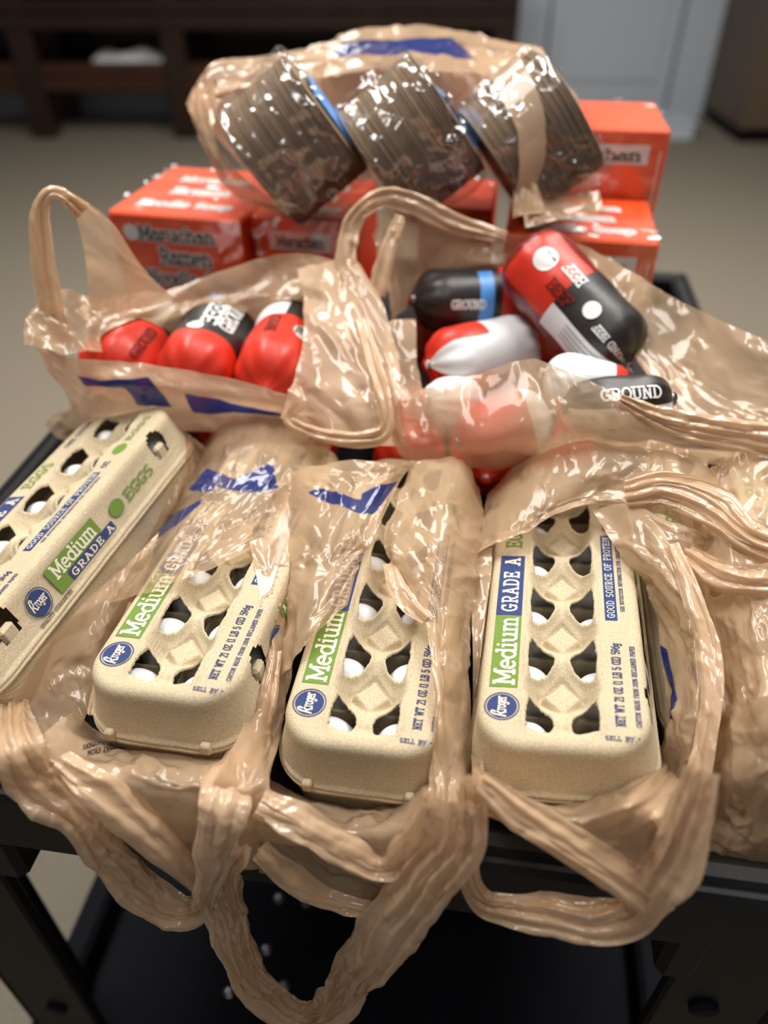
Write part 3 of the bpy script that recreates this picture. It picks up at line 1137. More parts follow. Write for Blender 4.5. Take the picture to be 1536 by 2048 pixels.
def ink_mesh(name, parts, m, parent):
    """parts: list of (V3 cm, faces)"""
    mb = MB()
    for V, F in parts:
        V = np.array(V, float)
        if len(F) > 1 and len(V) == 4 * len(F):
            # strokes overlap at their joints: lift them by hairs so that no two faces coincide
            Q = V.reshape(-1, 4, 3)
            n = np.cross(Q[:, 1] - Q[:, 0], Q[:, 3] - Q[:, 0])
            n /= np.linalg.norm(n, axis=1, keepdims=True) + 1e-9
            V = (Q + (n * ((np.arange(len(Q)) % 9) * .0022)[:, None])[:, None, :]).reshape(-1, 3)
        mb.add(V, F)
    return mk(name, np.array(mb.V) * .01, mb.F, m, parent)


XA, YA = (0, 1, 0), (-1, 0, 0)      # lettering runs away from the reader along the lid, tops to the left


def on_lid(V2, x, y, z=.03):
    return place2d(V2, (x, y, z), XA, YA)


def wall_frame(y0, d0=.35):
    """frame on the sloping right-hand wall of the lid: origin, along, up"""
    a = np.array([HX + .75, 0, -.85])
    b = np.array([HX + 1.14, 0, -3.05])
    upv = (a - b) / np.linalg.norm(a - b)
    nrm = np.array([-upv[2], 0, upv[0]])
    nrm = nrm if nrm[0] > 0 else -nrm
    org = b + upv * d0 + nrm * .07 + np.array([0, y0, 0])
    return org, np.array([0, 1., 0]), upv, nrm


def brand_badge(parent, place):
    """place(V2, lift) maps local 2D (x along, y up) to 3D"""
    ring = [(place(disc2d(1.0, 36, .93)[0], 0), disc2d(1.0, 36, .93)[1]), (place(disc2d(.85, 36)[0], 0), disc2d(.85, 36)[1])]
    b = ink_mesh('brand_badge', ring, 'ink_blue', parent)
    V, F, w = text2d('roger', .56, 1.05, .3)
    V = V * np.array([1.0 / w, 1]) + np.array([-.32, -.2])
    parts = [(place(V, .012), F)]
    # looped capital and the tail under it
    for pl in ([(-.72, -.24), (-.68, .02), (-.62, .36), (-.54, .54), (-.44, .58), (-.38, .48), (-.44, .36)], [(-.67, .02), (-.52, .10), (-.42, .22)], [(-.60, .05), (-.50, -.06), (-.44, -.24), (-.36, -.22)]):
        mb = MB()
        for p, q in zip(pl[:-1], pl[1:]):
            d = np.subtract(q, p)
            d = d / np.linalg.norm(d) * .048
            nn = np.array([-d[1], d[0]])
            p2, q2 = np.array(p) - d, np.array(q) + d
            mb.add(place(np.array([p2 - nn, q2 - nn, q2 + nn, p2 + nn]), .012), [(0, 1, 2, 3)])
        parts.append((np.array(mb.V), mb.F))
    ink_mesh('badge_lettering', parts, 'pale', b)
    return b


def egg_carton(label, loc, rot, latch=True, group=None, rib=-.5):
    r = empty('egg_carton', W(loc), label, 'egg carton', Euler([math.radians(v) for v in rot], 'XYZ'), group)
    R_ = Rfit(*[math.radians(v) for v in rot])
    r.rotation_mode = 'QUATERNION'
    r.rotation_quaternion = Matrix(R_.tolist()).to_quaternion()
    if not CART_MESH:
        lid = mk('lid', LID_V, LID_F, 'pulp', r, True)
        bas = mk('base', BAS_V, BAS_F, 'pulp', r, True)
        CART_MESH['lid'], CART_MESH['base'] = lid.data, bas.data
    else:
        for nm in ('lid', 'base'):
            o = bpy.data.objects.new(nm, CART_MESH[nm])
            col.objects.link(o)
            o.parent = r
            if nm == 'lid':
                lid = o
    # clips on the rim at both ends
    for sy in (-1, 1):
        for x in (-3.0, 3.0):
            ye = sy * (HY + 1.20)
            MB().box(x - .3, x + .3, min(ye - .25, ye + .22), max(ye - .25, ye + .22), -3.75, -2.95, bev=.1).build('rim_clip', 'pulp', r)
    if latch:
        for q in LATCH:
            MB().box(HX + .3, HX + .9, q - .62, q + .62, -2.5, -1.25, bev=.22).build('latch_tab', 'pulp', r)
    # ribs between the cells of the tray
    mbw = MB()
    for q in (np.arange(5) - 2) * PITCHC + rib:
        mbw.box(-4.3, 4.3, q - .09, q + .09, -7.1, -2.2)
    mbw.box(-.06, .06, -12.6, 12.6, -7.1, -2.2)
    mbw.build('cell_ribs', 'pulp', r)
    # left rim: badge, size and grade
    brand_badge(lid, lambda V, l: on_lid(V, -3.35, -11.25, .03 + l))
    ink_mesh('size_panel', [(on_lid(rect2d(0, 6.0, -.82, .82)[0], -3.35, -9.85), [(0, 1, 2, 3)])], 'ink_green', lid)
    V, F, w = text2d('Medium', 1.12, .95, .5)
    ink_mesh('size_lettering', [(on_lid(V * np.array([5.5 / w, 1]) + np.array([.25, -.56]), -3.35, -9.85, .042), F)], 'pale', lid)
    ink_mesh('grade_panel', [(on_lid(rect2d(0, 6.0, -.82, .82)[0], -3.35, -3.80), [(0, 1, 2, 3)])], 'ink_blue', lid)
    V, F, w = text2d('GRADE A', .92, .95, 1.5)
    ink_mesh('grade_lettering', [(on_lid(V * np.array([5.3 / w, 1]) + np.array([.35, -.46]), -3.35, -3.80, .042), F)], 'pale', lid)
    V, F, w = text2d('EGGS', 1.0, .9, 1.0)
    ink_mesh('egg_lettering', [(on_lid(V + np.array([0, -.5]), -3.35, 3.2), F)], 'ink_green', lid)
    V, F, w = text2d('ONE DOZEN', .5, .8, 1.0)
    ink_mesh('count_lettering', [(on_lid(V + np.array([0, -.25]), -3.35, 8.6), F)], 'ink_blue', lid)
    # right rim: protein strip, weight and paper notes
    ink_mesh('protein_strip', [(on_lid(rect2d(0, 8.6, -.37, .37)[0], 3.0, -4.0), [(0, 1, 2, 3)])], 'ink_blue', lid)
    V, F, w = text2d('GOOD SOURCE OF PROTEIN', .42, .75, 1.3)
    ink_mesh('protein_lettering', [(on_lid(V * np.array([8.2 / w, 1]) + np.array([.2, -.21]), 3.0, -4.0, .042), F)], 'pale', lid)
    parts = []
    for txt, h, x, y, L in (('NET WT 21 OZ (1 LB 5 OZ) 596g', .46, 3.1, -12.2, 6.2), ('CARTON MADE FROM 100% RECLAIMED PAPER', .26, 4.05, -12.2, 6.0),
                            ('SEE NUTRITION INFORMATION FOR CHOLESTEROL', .22, 3.72, -3.2, 7.2)):
        V, F, w = text2d(txt, h, 1.0, 1.0)
        parts.append((on_lid(V * np.array([L / w, 1]) + np.array([0, -h / 2]), x, y), F))
    V, F, w = text2d('SELL BY v', .26, 1.0, 1.0)
    parts.append((place2d(V * np.array([1.8 / w, 1]), (2.25, -13.15, .03), (1, 0, 0), (0, 1, 0)), F))
    ink_mesh('weight_lettering', parts, 'ink_blue', lid)
    ink_mesh('leaf_badge', [(on_lid(disc2d(.6, 24)[0] * np.array([1.2, 1]), 3.1, 7.6), disc2d(.6, 24)[1])], 'ink_green', lid)
    V, F, w = text2d('OZ', .5, 1.0, 1.0)
    ink_mesh('grade_mark', [(on_lid(V + np.array([0, -.25]), 3.1, 5.2), F)], 'ink_blue', lid)
    V, F, w = text2d('EGGS', .55, .9, 1.0)
    ink_mesh('egg_lettering', [(on_lid(V * np.array([3.4 / w, 1]) + np.array([0, -.27]), 3.1, 8.7), F)], 'ink_green', lid)
    # right wall
    o, a, u, nn = wall_frame(0, 0)
    pw = lambda V, l, y, d: place2d(V, o + a * y + u * d + nn * l, a, u)
    brand_badge(lid, lambda V, l: pw(V, l, -6.9, 1.15))
    ink_mesh('size_panel', [(pw(rect2d(0, 5.6, 0, 1.25)[0], 0, -5.3, 1.0), [(0, 1, 2, 3)]), (pw(rect2d(0, 1.3, -.75, 0)[0], 0, -5.3, 1.0), [(0, 1, 2, 3)])], 'ink_green', lid)
    V, F, w = text2d('Medium', .95, .95, .5)
    ink_mesh('size_lettering', [(pw(V * np.array([4.6 / w, 1]) + np.array([.5, .18]), .012, -5.3, 1.0), F)], 'pale', lid)
    ink_mesh('grade_panel', [(pw(rect2d(0, 5.4, 0, .72)[0], 0, -3.95, .22), [(0, 1, 2, 3)])], 'ink_blue', lid)
    V, F, w = text2d('GRADE A', .45, .9, 1.6)
    ink_mesh('grade_lettering', [(pw(V * np.array([4.9 / w, 1]) + np.array([.25, .13]), .012, -3.95, .22), F)], 'pale', lid)
    parts = []
    V, F, w = text2d('QUALITY GUARANTEE', .24, .9, 1.0)
    parts.append((pw(V * np.array([3.4 / w, 1]), 0, -8.0, -.2), F))
    ink_mesh('guarantee_lettering', parts, 'ink_black', lid)
    ink_mesh('leaf_badge', [(pw(disc2d(.62, 24)[0] * np.array([1.25, 1]), 0, 2.6, 1.2), disc2d(.62, 24)[1])], 'ink_green', lid)
    V, F, w = text2d('EGGS', .8, .9, 1.0)
    ink_mesh('egg_lettering', [(pw(V * np.array([3.6 / w, 1]), 0, 3.9, .8), F)], 'ink_green', lid)
    return r, R_


def Rfit(rx, ry, rz):
    cx, sx, cy, sy, cz, sz = math.cos(rx), math.sin(rx), math.cos(ry), math.sin(ry), math.cos(rz), math.sin(rz)
    return (np.array([[cz, -sz, 0], [sz, cz, 0], [0, 0, 1]]) @ np.array([[1, 0, 0], [0, cx, -sx], [0, sx, cx]]) @ np.array([[cy, 0, sy], [0, 1, 0], [-sy, 0, cy]]))


CART_MESH = {}
_pz = np.array([0] + [z for o, z in PROF_LID] + [z for o, z in PROF_BASE])
_po = np.array([0] + [o for o, z in PROF_LID] + [o for o, z in PROF_BASE])


def carton_solid(loc, R_):
    loc = np.asarray(loc, float)

    def f(Q):
        l = (Q - loc) @ R_
        z = l[:, 2]
        off = np.interp(-z, -_pz, _po)
        sd = rr_sd(l[:, 0], l[:, 1], HX, HY, RC) - off - GAP
        ins = (sd < 0) & (z < GAP + .03) & (z > -7.25 - GAP)
        if not ins.any():
            return Q
        m = l[ins]
        s_ = -sd[ins]
        top = GAP + .03 - m[:, 2]
        bot = m[:, 2] + 7.25 + GAP
        up = (top <= s_) & (top <= bot)
        dn = (bot < top) & (bot < s_)
        la = ~(up | dn)
        gx, gy = offset_dirs(m[:, 0], m[:, 1])
        m[up, 2] = GAP + .03
        m[dn, 2] = -7.25 - GAP
        m[la, 0] += gx[la] * s_[la]
        m[la, 1] += gy[la] * s_[la]
        Q = Q.copy()
        Q[ins] = m @ R_.T + loc
        return Q
    SOLIDS.append(f)


# egg: pointed end up
_th = np.linspace(0, math.pi, 20)
_ph = np.linspace(0, 2 * math.pi, 33)[:-1]
EV = [(0, 0, 2.85)] + [(1.90 * math.sin(t) * (1 - .10 * math.cos(t)) * math.cos(p), 1.90 * math.sin(t) * (1 - .10 * math.cos(t)) * math.sin(p), 2.85 * math.cos(t)) for t in _th[1:-1] for p in _ph] + [(0, 0, -2.85)]
EF = [(0, 1 + k, 1 + (k + 1) % 32) for k in range(32)]
for j in range(17):
    for k in range(32):
        EF.append((1 + j * 32 + k, 1 + (j + 1) * 32 + k, 1 + (j + 1) * 32 + (k + 1) % 32, 1 + j * 32 + (k + 1) % 32))
EF += [(1 + 17 * 32 + k, 577, 1 + 17 * 32 + (k + 1) % 32) for k in range(32)]
EGG = [None]


def egg(loc, R_, label, group):
    if EGG[0] is None:
        o = mk('egg', np.array(EV) * .01, EF, 'egg', None, True)
        EGG[0] = o.data
    else:
        o = bpy.data.objects.new('egg', EGG[0])
        col.objects.link(o)
    o.location = W(loc)
    o.rotation_mode = 'QUATERNION'
    o.rotation_quaternion = Matrix(R_.tolist()).to_quaternion()
    return tag(o, label, 'egg', group)


EGGPOS = {(-1, 0): 'beside the round badge', (-1, 1): 'by the green panel start', (-1, 2): 'by the green panel end', (-1, 3): 'beside the blue grade panel',
          (-1, 4): 'past the blue grade panel', (-1, 5): 'farthest from the badge', (1, 0): 'next to the sell-by line', (1, 1): 'next to the weight line',
          (1, 2): 'by the protein strip start', (1, 3): 'by the protein strip middle', (1, 4): 'by the protein strip end', (1, 5): 'past the protein strip'}
_er = np.random.RandomState(3)
CARTONS = [
    ('egg carton leaning with its printed long side towards the other cartons', (-25.6, 43.6, -35.5), (3.6, -17.2, -17.1), True, 'the leaning carton', [(-1, i) for i in range(1, 6)] + [(1, 5)], (0, -.4, .2)),
    ('egg carton half covered by film beside the leaning carton', (-10.6, 41.2, -36.2), (-2.2, -2.5, -11), True, 'the half covered carton', [(-1, 0), (-1, 1), (1, 0), (1, 1), (1, 2), (-1, 2)], (0, -.5, .2)),
    ('egg carton wrapped on both long sides, between two other cartons', (.75, 38.8, -37.0), (.7, -1.5, -9.2), True, 'the middle carton', [(s, i) for s in (-1, 1) for i in range(4)], (0, -.5, .2)),
    ('egg carton showing its blue grade panel and an open latch hole', (12.0, 37.8, -36.3), (-2.2, -8, -10.4), False, 'the grade-panel carton', [(s, i) for s in (-1, 1) for i in range(5)], (0, -.75, .1)),
    ('egg carton hidden inside the bulging bag at the tray edge', (24.6, 41.0, -37.2), (0, -1, -9), True, None, [], (0, 0, 0)),
]
for lab, loc, rot, latch, where, eggs, off in CARTONS:
    r_, R_ = egg_carton(lab, loc, rot, latch, None, off[1] + (.1 if where and 'grade' in where else 0))
    carton_solid(loc, R_)
    for (s, i) in eggs:
        dz = -.3 if (s > 0 and where and 'grade' in where) else 0
        dy = -.25 if (s > 0 and where and 'grade' in where) else 0
        l = np.array([s * 2.08, YS[i] + max(off[1] + dy, -.3 if i == 0 else -9) + _er.uniform(-.12, .12), -3.74 + off[2] + dz + _er.uniform(-.1, .1)])
        egg(R_ @ l + np.array(loc), R_ @ Rfit(_er.uniform(-.08, .08), _er.uniform(-.08, .08), 0),
            'white egg in ' + where + ', under the hole ' + EGGPOS[(s, i)], 'eggs in ' + where)
# ------------------------------------------------------------------ noodle boxes
def sheet(name, P, m, parent, amp, lam, fine, seed):
    """crinkled wrap on a grid of points given in local cm"""
    nu, nv = P.shape[:2]
    lu = np.linalg.norm(P[-1, 0] - P[0, 0])
    lv = np.linalg.norm(P[0, -1] - P[0, 0])
    s = np.linspace(0, lu, nu)[:, None] + np.zeros((1, nv))
    t = np.linspace(0, lv, nv)[None, :] + np.zeros((nu, 1))
    P = crumple(P, s, t, amp, lam, .7, 2.5, fine, seed, .5)
    return mk(name, P.reshape(-1, 3) * .01, grid_faces(nu, nv), m, parent, True)


def quadgrid(o, a, b, nu, nv):
    o, a, b = (np.asarray(v, float) for v in (o, a, b))
    u = np.linspace(0, 1, nu)[:, None, None]
    v = np.linspace(0, 1, nv)[None, :, None]
    return o + a * u + b * v


def noodle_box(label, org, yaw, w, d, top, front, lid_words=True, wrap=True):
    h = top + 44.6
    ya = math.radians(yaw)
    box_solid((org[0], org[1], -44.6), np.array([[math.cos(ya), -math.sin(ya), 0], [math.sin(ya), math.cos(ya), 0], [0, 0, 1]]), (0, -.3, 0), (w, d, h + .3))
    r = empty('noodle_box', W((org[0], org[1], -44.6)), label, 'box', Euler((0, 0, math.radians(yaw))))
    MB().box(0, w, 0, d, 0, h, bev=.25).build('body', 'orange', r)
    fr = lambda V, x, z, l=.03: place2d(V, (x, -l, z), (1, 0, 0), (0, 0, 1))
    tp = lambda V, x, y, l=.03: place2d(V, (x, y, h + l), (1, 0, 0), (0, 1, 0))
    pale, dark = [], []
    if front == 'words':
        for txt, ht, x, z, L in (('Maruchan', 1.3, 3.2, h - 2.6, 8.2), ('Ramen', 1.5, 5.2, h - 5.0, 5.6), ('Noodle Soup', 1.4, 3.4, h - 7.3, 10.4)):
            V, F, wd = text2d(txt, ht, 1.1, .5)
            dark.append((fr(V * np.array([L / wd, 1]), x, z, .045), F))
            V, F, wd = text2d(txt, ht, 2.2, .5)
            pale.append((fr(V * np.array([L / wd, 1]), x, z), F))
        pale.append((fr(disc2d(.85, 20)[0], 2.3, h - 2.0), disc2d(.85, 20)[1]))
    else:
        pale.append((fr(rect2d(0, w - 3.6, 0, 1.9)[0], 1.8, h - 3.4), [(0, 1, 2, 3)]))
        V, F, wd = text2d('Maruchan', 1.0, 1.2, .5)
        dark.append((fr(V * np.array([(w - 5.2) / wd, 1]), 2.6, h - 3.0, .045), F))
        for x in (.55, w - .75):
            pale.append((fr(rect2d(0, .14, 2, h - 2)[0], x, 0), [(0, 1, 2, 3)]))
    ink_mesh('front_print', pale, 'white', r)
    ink_mesh('front_lettering', dark, 'charcoal', r)
    if lid_words:
        pale, dark = [], []
        for txt, ht, y, L in (('Maruchan', 1.5, d * .68, w * .55), ('Ramen', 1.8, d * .42, w * .45), ('Noodle Soup', 1.5, d * .16, w * .7)):
            V, F, wd = text2d(txt, ht, 2.0, .5)
            pale.append((tp(V * np.array([L / wd, 1]), w * .5 - L / 2, y), F))
            V, F, wd = text2d(txt, ht, .9, .5)
            dark.append((tp(V * np.array([L / wd, 1]), w * .5 - L / 2, y, .045), F))
        ink_mesh('top_print', pale, 'white', r)
    if wrap:
        sheet('shrink_wrap', quadgrid((0, 0, h + .25), (w, 0, 0), (0, d, 0), 70, 80), 'clear', r, .10, 3.2, .45, int(org[0]) + 60)
        sheet('shrink_wrap', quadgrid((0, -.25, 0), (w, 0, 0), (0, 0, h), 60, 70), 'clear', r, .07, 2.0, .4, int(org[0]) + 70)
    return r


noodle_box('orange noodle box with three lines of lettering on its side', (-28.5, 81.2), -12, 14.5, 16.5, -26, 'words')
noodle_box('orange noodle box with a white name label, beside the lettered box', (-13.6, 80.2), -12, 10.2, 14, -26, 'label')
noodle_box('low orange noodle box in front of the taller one', (11.6, 74.4), -10, 14.4, 12.6, -26, 'label')
noodle_box('tall orange noodle box standing behind the low one', (14.4, 87.6), -8, 15.0, 13, -19.4, 'label', False)
noodle_box('orange noodle box under the bowl packs', (3.6, 82.5), -10, 7.6, 11, -26, 'label', False)


# ------------------------------------------------------------------ packs of kraft bowls
def bowl_pack(label, c, thick, rad, n, group):
    ax = np.array([.80, .12, .60])
    ax /= np.linalg.norm(ax)
    r = empty('bowl_pack', W(c), label, 'bowls', group=group)
    r.rotation_mode = 'QUATERNION'
    r.rotation_quaternion = Vector(ax).to_track_quat('Z', 'X')
    seg = 72
    round_solid(np.array(c) - ax * (thick / 2), ax, thick, lambda d: 0 * d + rad * 1.06 + .3)
    V, F, mi = [], [], []
    prof = []
    for k in range(n):
        z = -thick / 2 + thick * k / n
        d = thick / n
        jit = .05 * _er.uniform(-1, 1)
        prof += [(rad - .13 + jit, z), (rad + jit, z + d * .25), (rad + jit, z + d * .6), (rad - .13 + jit, z + d * .92)]
    prof = [(rad * .55, -thick / 2 - .1), (rad * .9, -thick / 2 - .05)] + prof + [(rad * .9, thick / 2 + .05), (rad * .55, thick / 2 - .3)]
    for (q, z) in prof:
        for k in range(seg):
            t = 2 * math.pi * k / seg
            # rounded-square outline
            e = (abs(math.cos(t)) ** 2.5 + abs(math.sin(t)) ** 2.5) ** (-1 / 2.5)
            V.append((q * e * math.cos(t), q * e * math.sin(t), z))
    for j in range(len(prof) - 1):
        for k in range(seg):
            F.append((j * seg + k, j * seg + (k + 1) % seg, (j + 1) * seg + (k + 1) % seg, (j + 1) * seg + k))
    F.append(tuple(range(seg))[::-1])
    F.append(tuple((len(prof) - 1) * seg + k for k in range(seg)))
    o = mk('stacked_bowls', np.array(V) * .01, F, ('plate', 'platelip'), r, True)
    for j, p in enumerate(o.data.polygons):
        if (j // seg) % 7 == 3:
            p.material_index = 1
    # clear wrap around the stack
    nz, nt = 60, 200
    zz = np.linspace(-thick / 2 - .5, thick / 2 + .5, nz)[:, None]
    tt = np.linspace(0, 2 * math.pi, nt)[None, :]
    e = (np.abs(np.cos(tt)) ** 3 + np.abs(np.sin(tt)) ** 3) ** (-1 / 3)
    cap = 1 - .10 * sstep(.80, 1.0, np.abs(zz) / (thick / 2 + .5)) * 3
    rr = (rad + .5) * e * cap
    P = np.stack([rr * np.cos(tt), rr * np.sin(tt), zz + 0 * tt], 2)
    s = zz + 0 * tt
    t_ = rad * tt + 0 * zz
    P = crumple(P, s, t_, .5, 3.0, 1.2, 2.2, 1.5, int(c[0] * 3) + 90, .9)
    mk('clear_wrap', P.reshape(-1, 3) * .01, grid_faces(nz, nt), 'clear', r, True)
    return r, ax


bp1, _ax = bowl_pack('clear wrapped pack of brown paper bowls leaning over the lettered orange box', (-8.4, 78.5, -18.75), 8.2, 5.9, 27, 'packs of kraft bowls')
bp2, _ = bowl_pack('clear wrapped pack of brown paper bowls between two others', (2.6, 78.5, -18.75), 8.2, 5.9, 27, 'packs of kraft bowls')
bp3, _ = bowl_pack('clear wrapped pack of brown paper bowls leaning beside the tall orange box', (13.9, 79.5, -18.75), 8.2, 5.9, 27, 'packs of kraft bowls')
for b_, off in ((bp1, 4.4), (bp2, 4.4)):
    # paper sleeve label on the end of the pack
    V, F = rect2d(-2.6, 2.6, -5, 5)
    V3 = np.concatenate([V, np.full((4, 1), off)], 1)
    V4 = V3.copy()
    V4[:, 2] -= .15
    mk('sleeve_label', np.concatenate([V3, V4]) * .01, [(0, 1, 2, 3), (7, 6, 5, 4), (0, 4, 5, 1), (1, 5, 6, 2), (2, 6, 7, 3), (3, 7, 4, 0)], 'sky', b_)


# ------------------------------------------------------------------ ground-meat rolls
def roll(label, a, b, rad, zone, group=None, texts=(), spin=0., pleat=.05):
    """casing from a to b (layout cm); zone(t, angle) -> material slot"""
    a, b = np.asarray(a, float), np.asarray(b, float)
    Lr = np.linalg.norm(b - a)
    ax = (b - a) / Lr
    # angle 0 faces the lens
    mid = (a + b) / 2
    v = -mid / np.linalg.norm(mid)
    x = v - ax * (v @ ax)
    x /= np.linalg.norm(x)
    y = np.cross(ax, x)
    r = empty('meat_roll', W(a), label, 'meat roll', group=group)
    nt, ns = 64, 60
    round_solid(a, ax, Lr, lambda d: np.array([rad_at(float(q)) for q in d]) * 1.04, lambda d: x[None, :] * (.35 * np.sin(d / Lr * math.pi))[:, None])
    V, F = [], []
    ts = np.linspace(0, 1, ns)

    def rad_at(d):
        e = min(d, Lr - d)
        if e < .5:
            return .45 - .1 * e
        q = min((e - .5) / 2.6, 1)
        return .4 + (rad - .4) * math.sqrt(max(0, 1 - (1 - q) ** 2.2))
    for t in ts:
        d = t * Lr
        e = min(d, Lr - d)
        R0 = rad_at(d)
        pl = pleat * max(0, 1 - e / 3.5)
        for k in range(nt):
            th = 2 * math.pi * k / nt
            R1 = R0 * (1 + pl * math.cos(11 * th) + .02 * math.sin(2 * th + 5 * t))
            R1 *= 1 + .05 * float(pn(np.array(d / 3.5 + 3 * math.cos(th) * .3), np.array(math.sin(th) * 1.2 + d * .1), int(abs(a[0]) * 7) % 50))
            V.append(a + ax * d + R1 * (math.cos(th) * x + math.sin(th) * y) + x * (.35 * math.sin(t * math.pi)))
    for j in range(ns - 1):
        for k in range(nt):
            F.append((j * nt + k, j * nt + (k + 1) % nt, (j + 1) * nt + (k + 1) % nt, (j + 1) * nt + k))
    F.append(tuple(range(nt))[::-1])
    F.append(tuple((ns - 1) * nt + k for k in range(nt)))
    o = mk('casing', (np.array(V) - a) * .01, F, ('red', 'blackcase', 'whitecase', 'darkred', 'sky'), r, True)
    for j in range(ns - 1):
        for k in range(nt):
            th = (2 * math.pi * (k + .5) / nt + spin + math.pi) % (2 * math.pi) - math.pi
            o.data.polygons[j * nt + k].material_index = zone((ts[j] + ts[j + 1]) / 2, th)
    for d, s_ in ((.35, 1), (Lr - .35, -1)):
        c = a + ax * d
        m_ = MB()
        m_.tube([c - ax * .2 - a, c + ax * .2 - a], .56, 12)
        m_.build('clip', 'clip', r, True)

    def wrapv(V2, d0, th0, flip):
        out = []
        for (u, w_) in V2:
            d = d0 + u * (-1 if flip else 1)
            th = th0 - (w_ * (-1 if flip else 1)) / rad
            R1 = rad_at(np.clip(d, 0, Lr)) * 1.02 + .05
            R1 *= 1 + .05 * float(pn(np.array(d / 3.5 + 3 * math.cos(th) * .3), np.array(math.sin(th) * 1.2 + d * .1), int(abs(a[0]) * 7) % 50))
            out.append(ax * d + R1 * (math.cos(th) * x + math.sin(th) * y) + x * (.35 * math.sin(np.clip(d / Lr, 0, 1) * math.pi)))
        return np.array(out)
    for (txt, ht, L, d0, th0, flip, m_) in texts:
        if txt == '*':
            V2, F2 = disc2d(ht, 24)
            ink_mesh('round_mark', [(wrapv(V2, d0, th0, flip), [(0, k, k + 1) for k in range(1, 23)])], m_, r)
        elif txt == '#':
            n_ = 8
            V2 = np.array([(L * i / n_, ht * (j - .5)) for i in range(n_ + 1) for j in (0, 1)])
            F2 = [(2 * i, 2 * i + 2, 2 * i + 3, 2 * i + 1) for i in range(n_)]
            ink_mesh('label_block', [(wrapv(V2, d0, th0, flip), F2)], m_, r)
        else:
            V2, F2, wd = text2d(txt, ht, 1.1, .6)
            ink_mesh('lettering', [(wrapv(V2 * np.array([L / wd, 1]), d0, th0, flip) * 1.0, F2)], m_, r)
    return r


RED, BLK, WHT, DRK, SKY = 0, 1, 2, 3, 4
# left bag: three side by side over three more
n0, f0 = S(372, 730, -32.6), S(450, 610, -32.6)
dv = (f0 - n0) / np.linalg.norm(f0 - n0)
dv[2] = 0
side = np.array([dv[1], -dv[0], 0])
base = S(424, 690, -33.0) - dv * .8
mkz1 = lambda t, th: RED if t < .50 else (WHT if -.9 < th < .15 else (BLK if th >= .15 else DRK))
mkz2 = lambda t, th: RED if t < .32 else (RED if t > .86 else BLK)
mkz3 = lambda t, th: RED if t < .56 else (WHT if th < -.35 else BLK)
grpL = 'meat rolls in the bag with the upright handle'
for k, (zn, lab, tx) in enumerate((
        (mkz1, 'red meat roll with a white panel, in the bag with the upright handle', [('GROUND', .8, 4, 1.6, .2, False, 'darkred')]),
        (mkz2, 'black banded meat roll with white lettering and a blue mark', [('GROUND', 1.25, 6, 5.6, .25, False, 'white'), ('BEEF', 1.25, 4.4, 5.6, -.2, False, 'white'), ('#', 1.3, 2.6, 9.0, -.55, False, 'sky'), ('*', .7, 0, 5.0, -.66, False, 'white')]),
        (mkz3, 'red meat roll with a round white mark and black far half', [('*', .95, 0, 5.6, .25, False, 'white'), ('USDA', .55, 1.3, 5.0, .2, False, 'charcoal'), ('BEEF', .9, 3, 4.6, -.45, False, 'darkred'), ('*', .8, 0, 9.8, .3, False, 'white')]))):
    c = base + side * (k - 1) * 6.9
    roll(lab, c - dv * 7.6, c + dv * 6.4, 3.4, zn, None, [(a_, b_, c_, d_, e_, f_, g_) for (a_, b_, c_, d_, e_, f_, g_) in tx])
for k in range(3):
    c = base + side * ((k - 1) * 7.1 + 1.5)
    c = c + dv * 3.5
    c[2] = -41.0
    roll('red meat roll lying on the tray under the rolls of the upright-handled bag', c - dv * 8.5, c + dv * 8.5, 3.4, lambda t, th: RED if t < .6 else BLK, grpL)

# right bag
roll('dark red meat roll with white round mark, black half and white side panel', (11.98, 68.53, -24.91), (20.58, 58.03, -31.62), 3.5,
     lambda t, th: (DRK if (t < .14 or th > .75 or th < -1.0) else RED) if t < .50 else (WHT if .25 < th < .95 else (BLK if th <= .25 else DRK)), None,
     [('*', 1.05, 0, 4.2, -.25, False, 'white'), ('NET WT', .5, 1.4, 3.5, -.25, False, 'charcoal'), ('BEEF', .9, 2.2, 8.0, -.62, True, 'white'), ('BEEF', .9, 2.6, 6.0, .15, False, 'darkred'),
      ('*', .75, 0, 10.2, -.25, False, 'white'), ('GROUND BEEF', .6, 4.2, 15.6, -.15, True, 'white')] + [('#', .07, 4.5, 9.6, .4 + .11 * q, False, 'charcoal') for q in range(4)])
roll('red meat roll with a pleated end, white band and metal clip', (3.56, 61.37, -33.06), (14.31, 65.87, -33.43), 3.1,
     lambda t, th: (WHT if -.55 < th < .45 else RED) if t < .45 else (WHT if th < .7 else BLK), None, [], 0, .09)
roll('black meat roll with a blue label lying at the back of the bag', (2.37, 69.03, -30.3), (13.78, 71.03, -31.18), 3.0,
     lambda t, th: SKY if .50 < t < .62 and abs(th) < 1 else (BLK if t < .7 else RED), None, [('GROUND', .7, 3.2, 3.2, .25, False, 'white')])
roll('white meat roll with a red tip under the dark red roll', (12.32, 54.94, -30.23), (20.09, 54.14, -31.95), 2.2,
     lambda t, th: RED if .68 < t < .82 else (WHT if t < .7 else BLK), None, [])
roll('black lettered meat roll beside the front edge of the film', (13.1, 49.9, -30.3), (22.0, 50.9, -30.2), 2.0,
     lambda t, th: BLK if th < .2 else WHT, None, [('GROUND', .8, 4.5, 2.4, -.1, False, 'white')])
roll('bright red meat roll showing through the film of the bag', (5.45, 50.35, -34.03), (13.31, 51.55, -32.0), 2.8, lambda t, th: RED if t < .72 else WHT, None, [])
roll('white meat roll end peeping out beside the film fold', (3.12, 54.5, -32.46), (8.2, 57.5, -34.25), 2.0, lambda t, th: WHT, None, [])
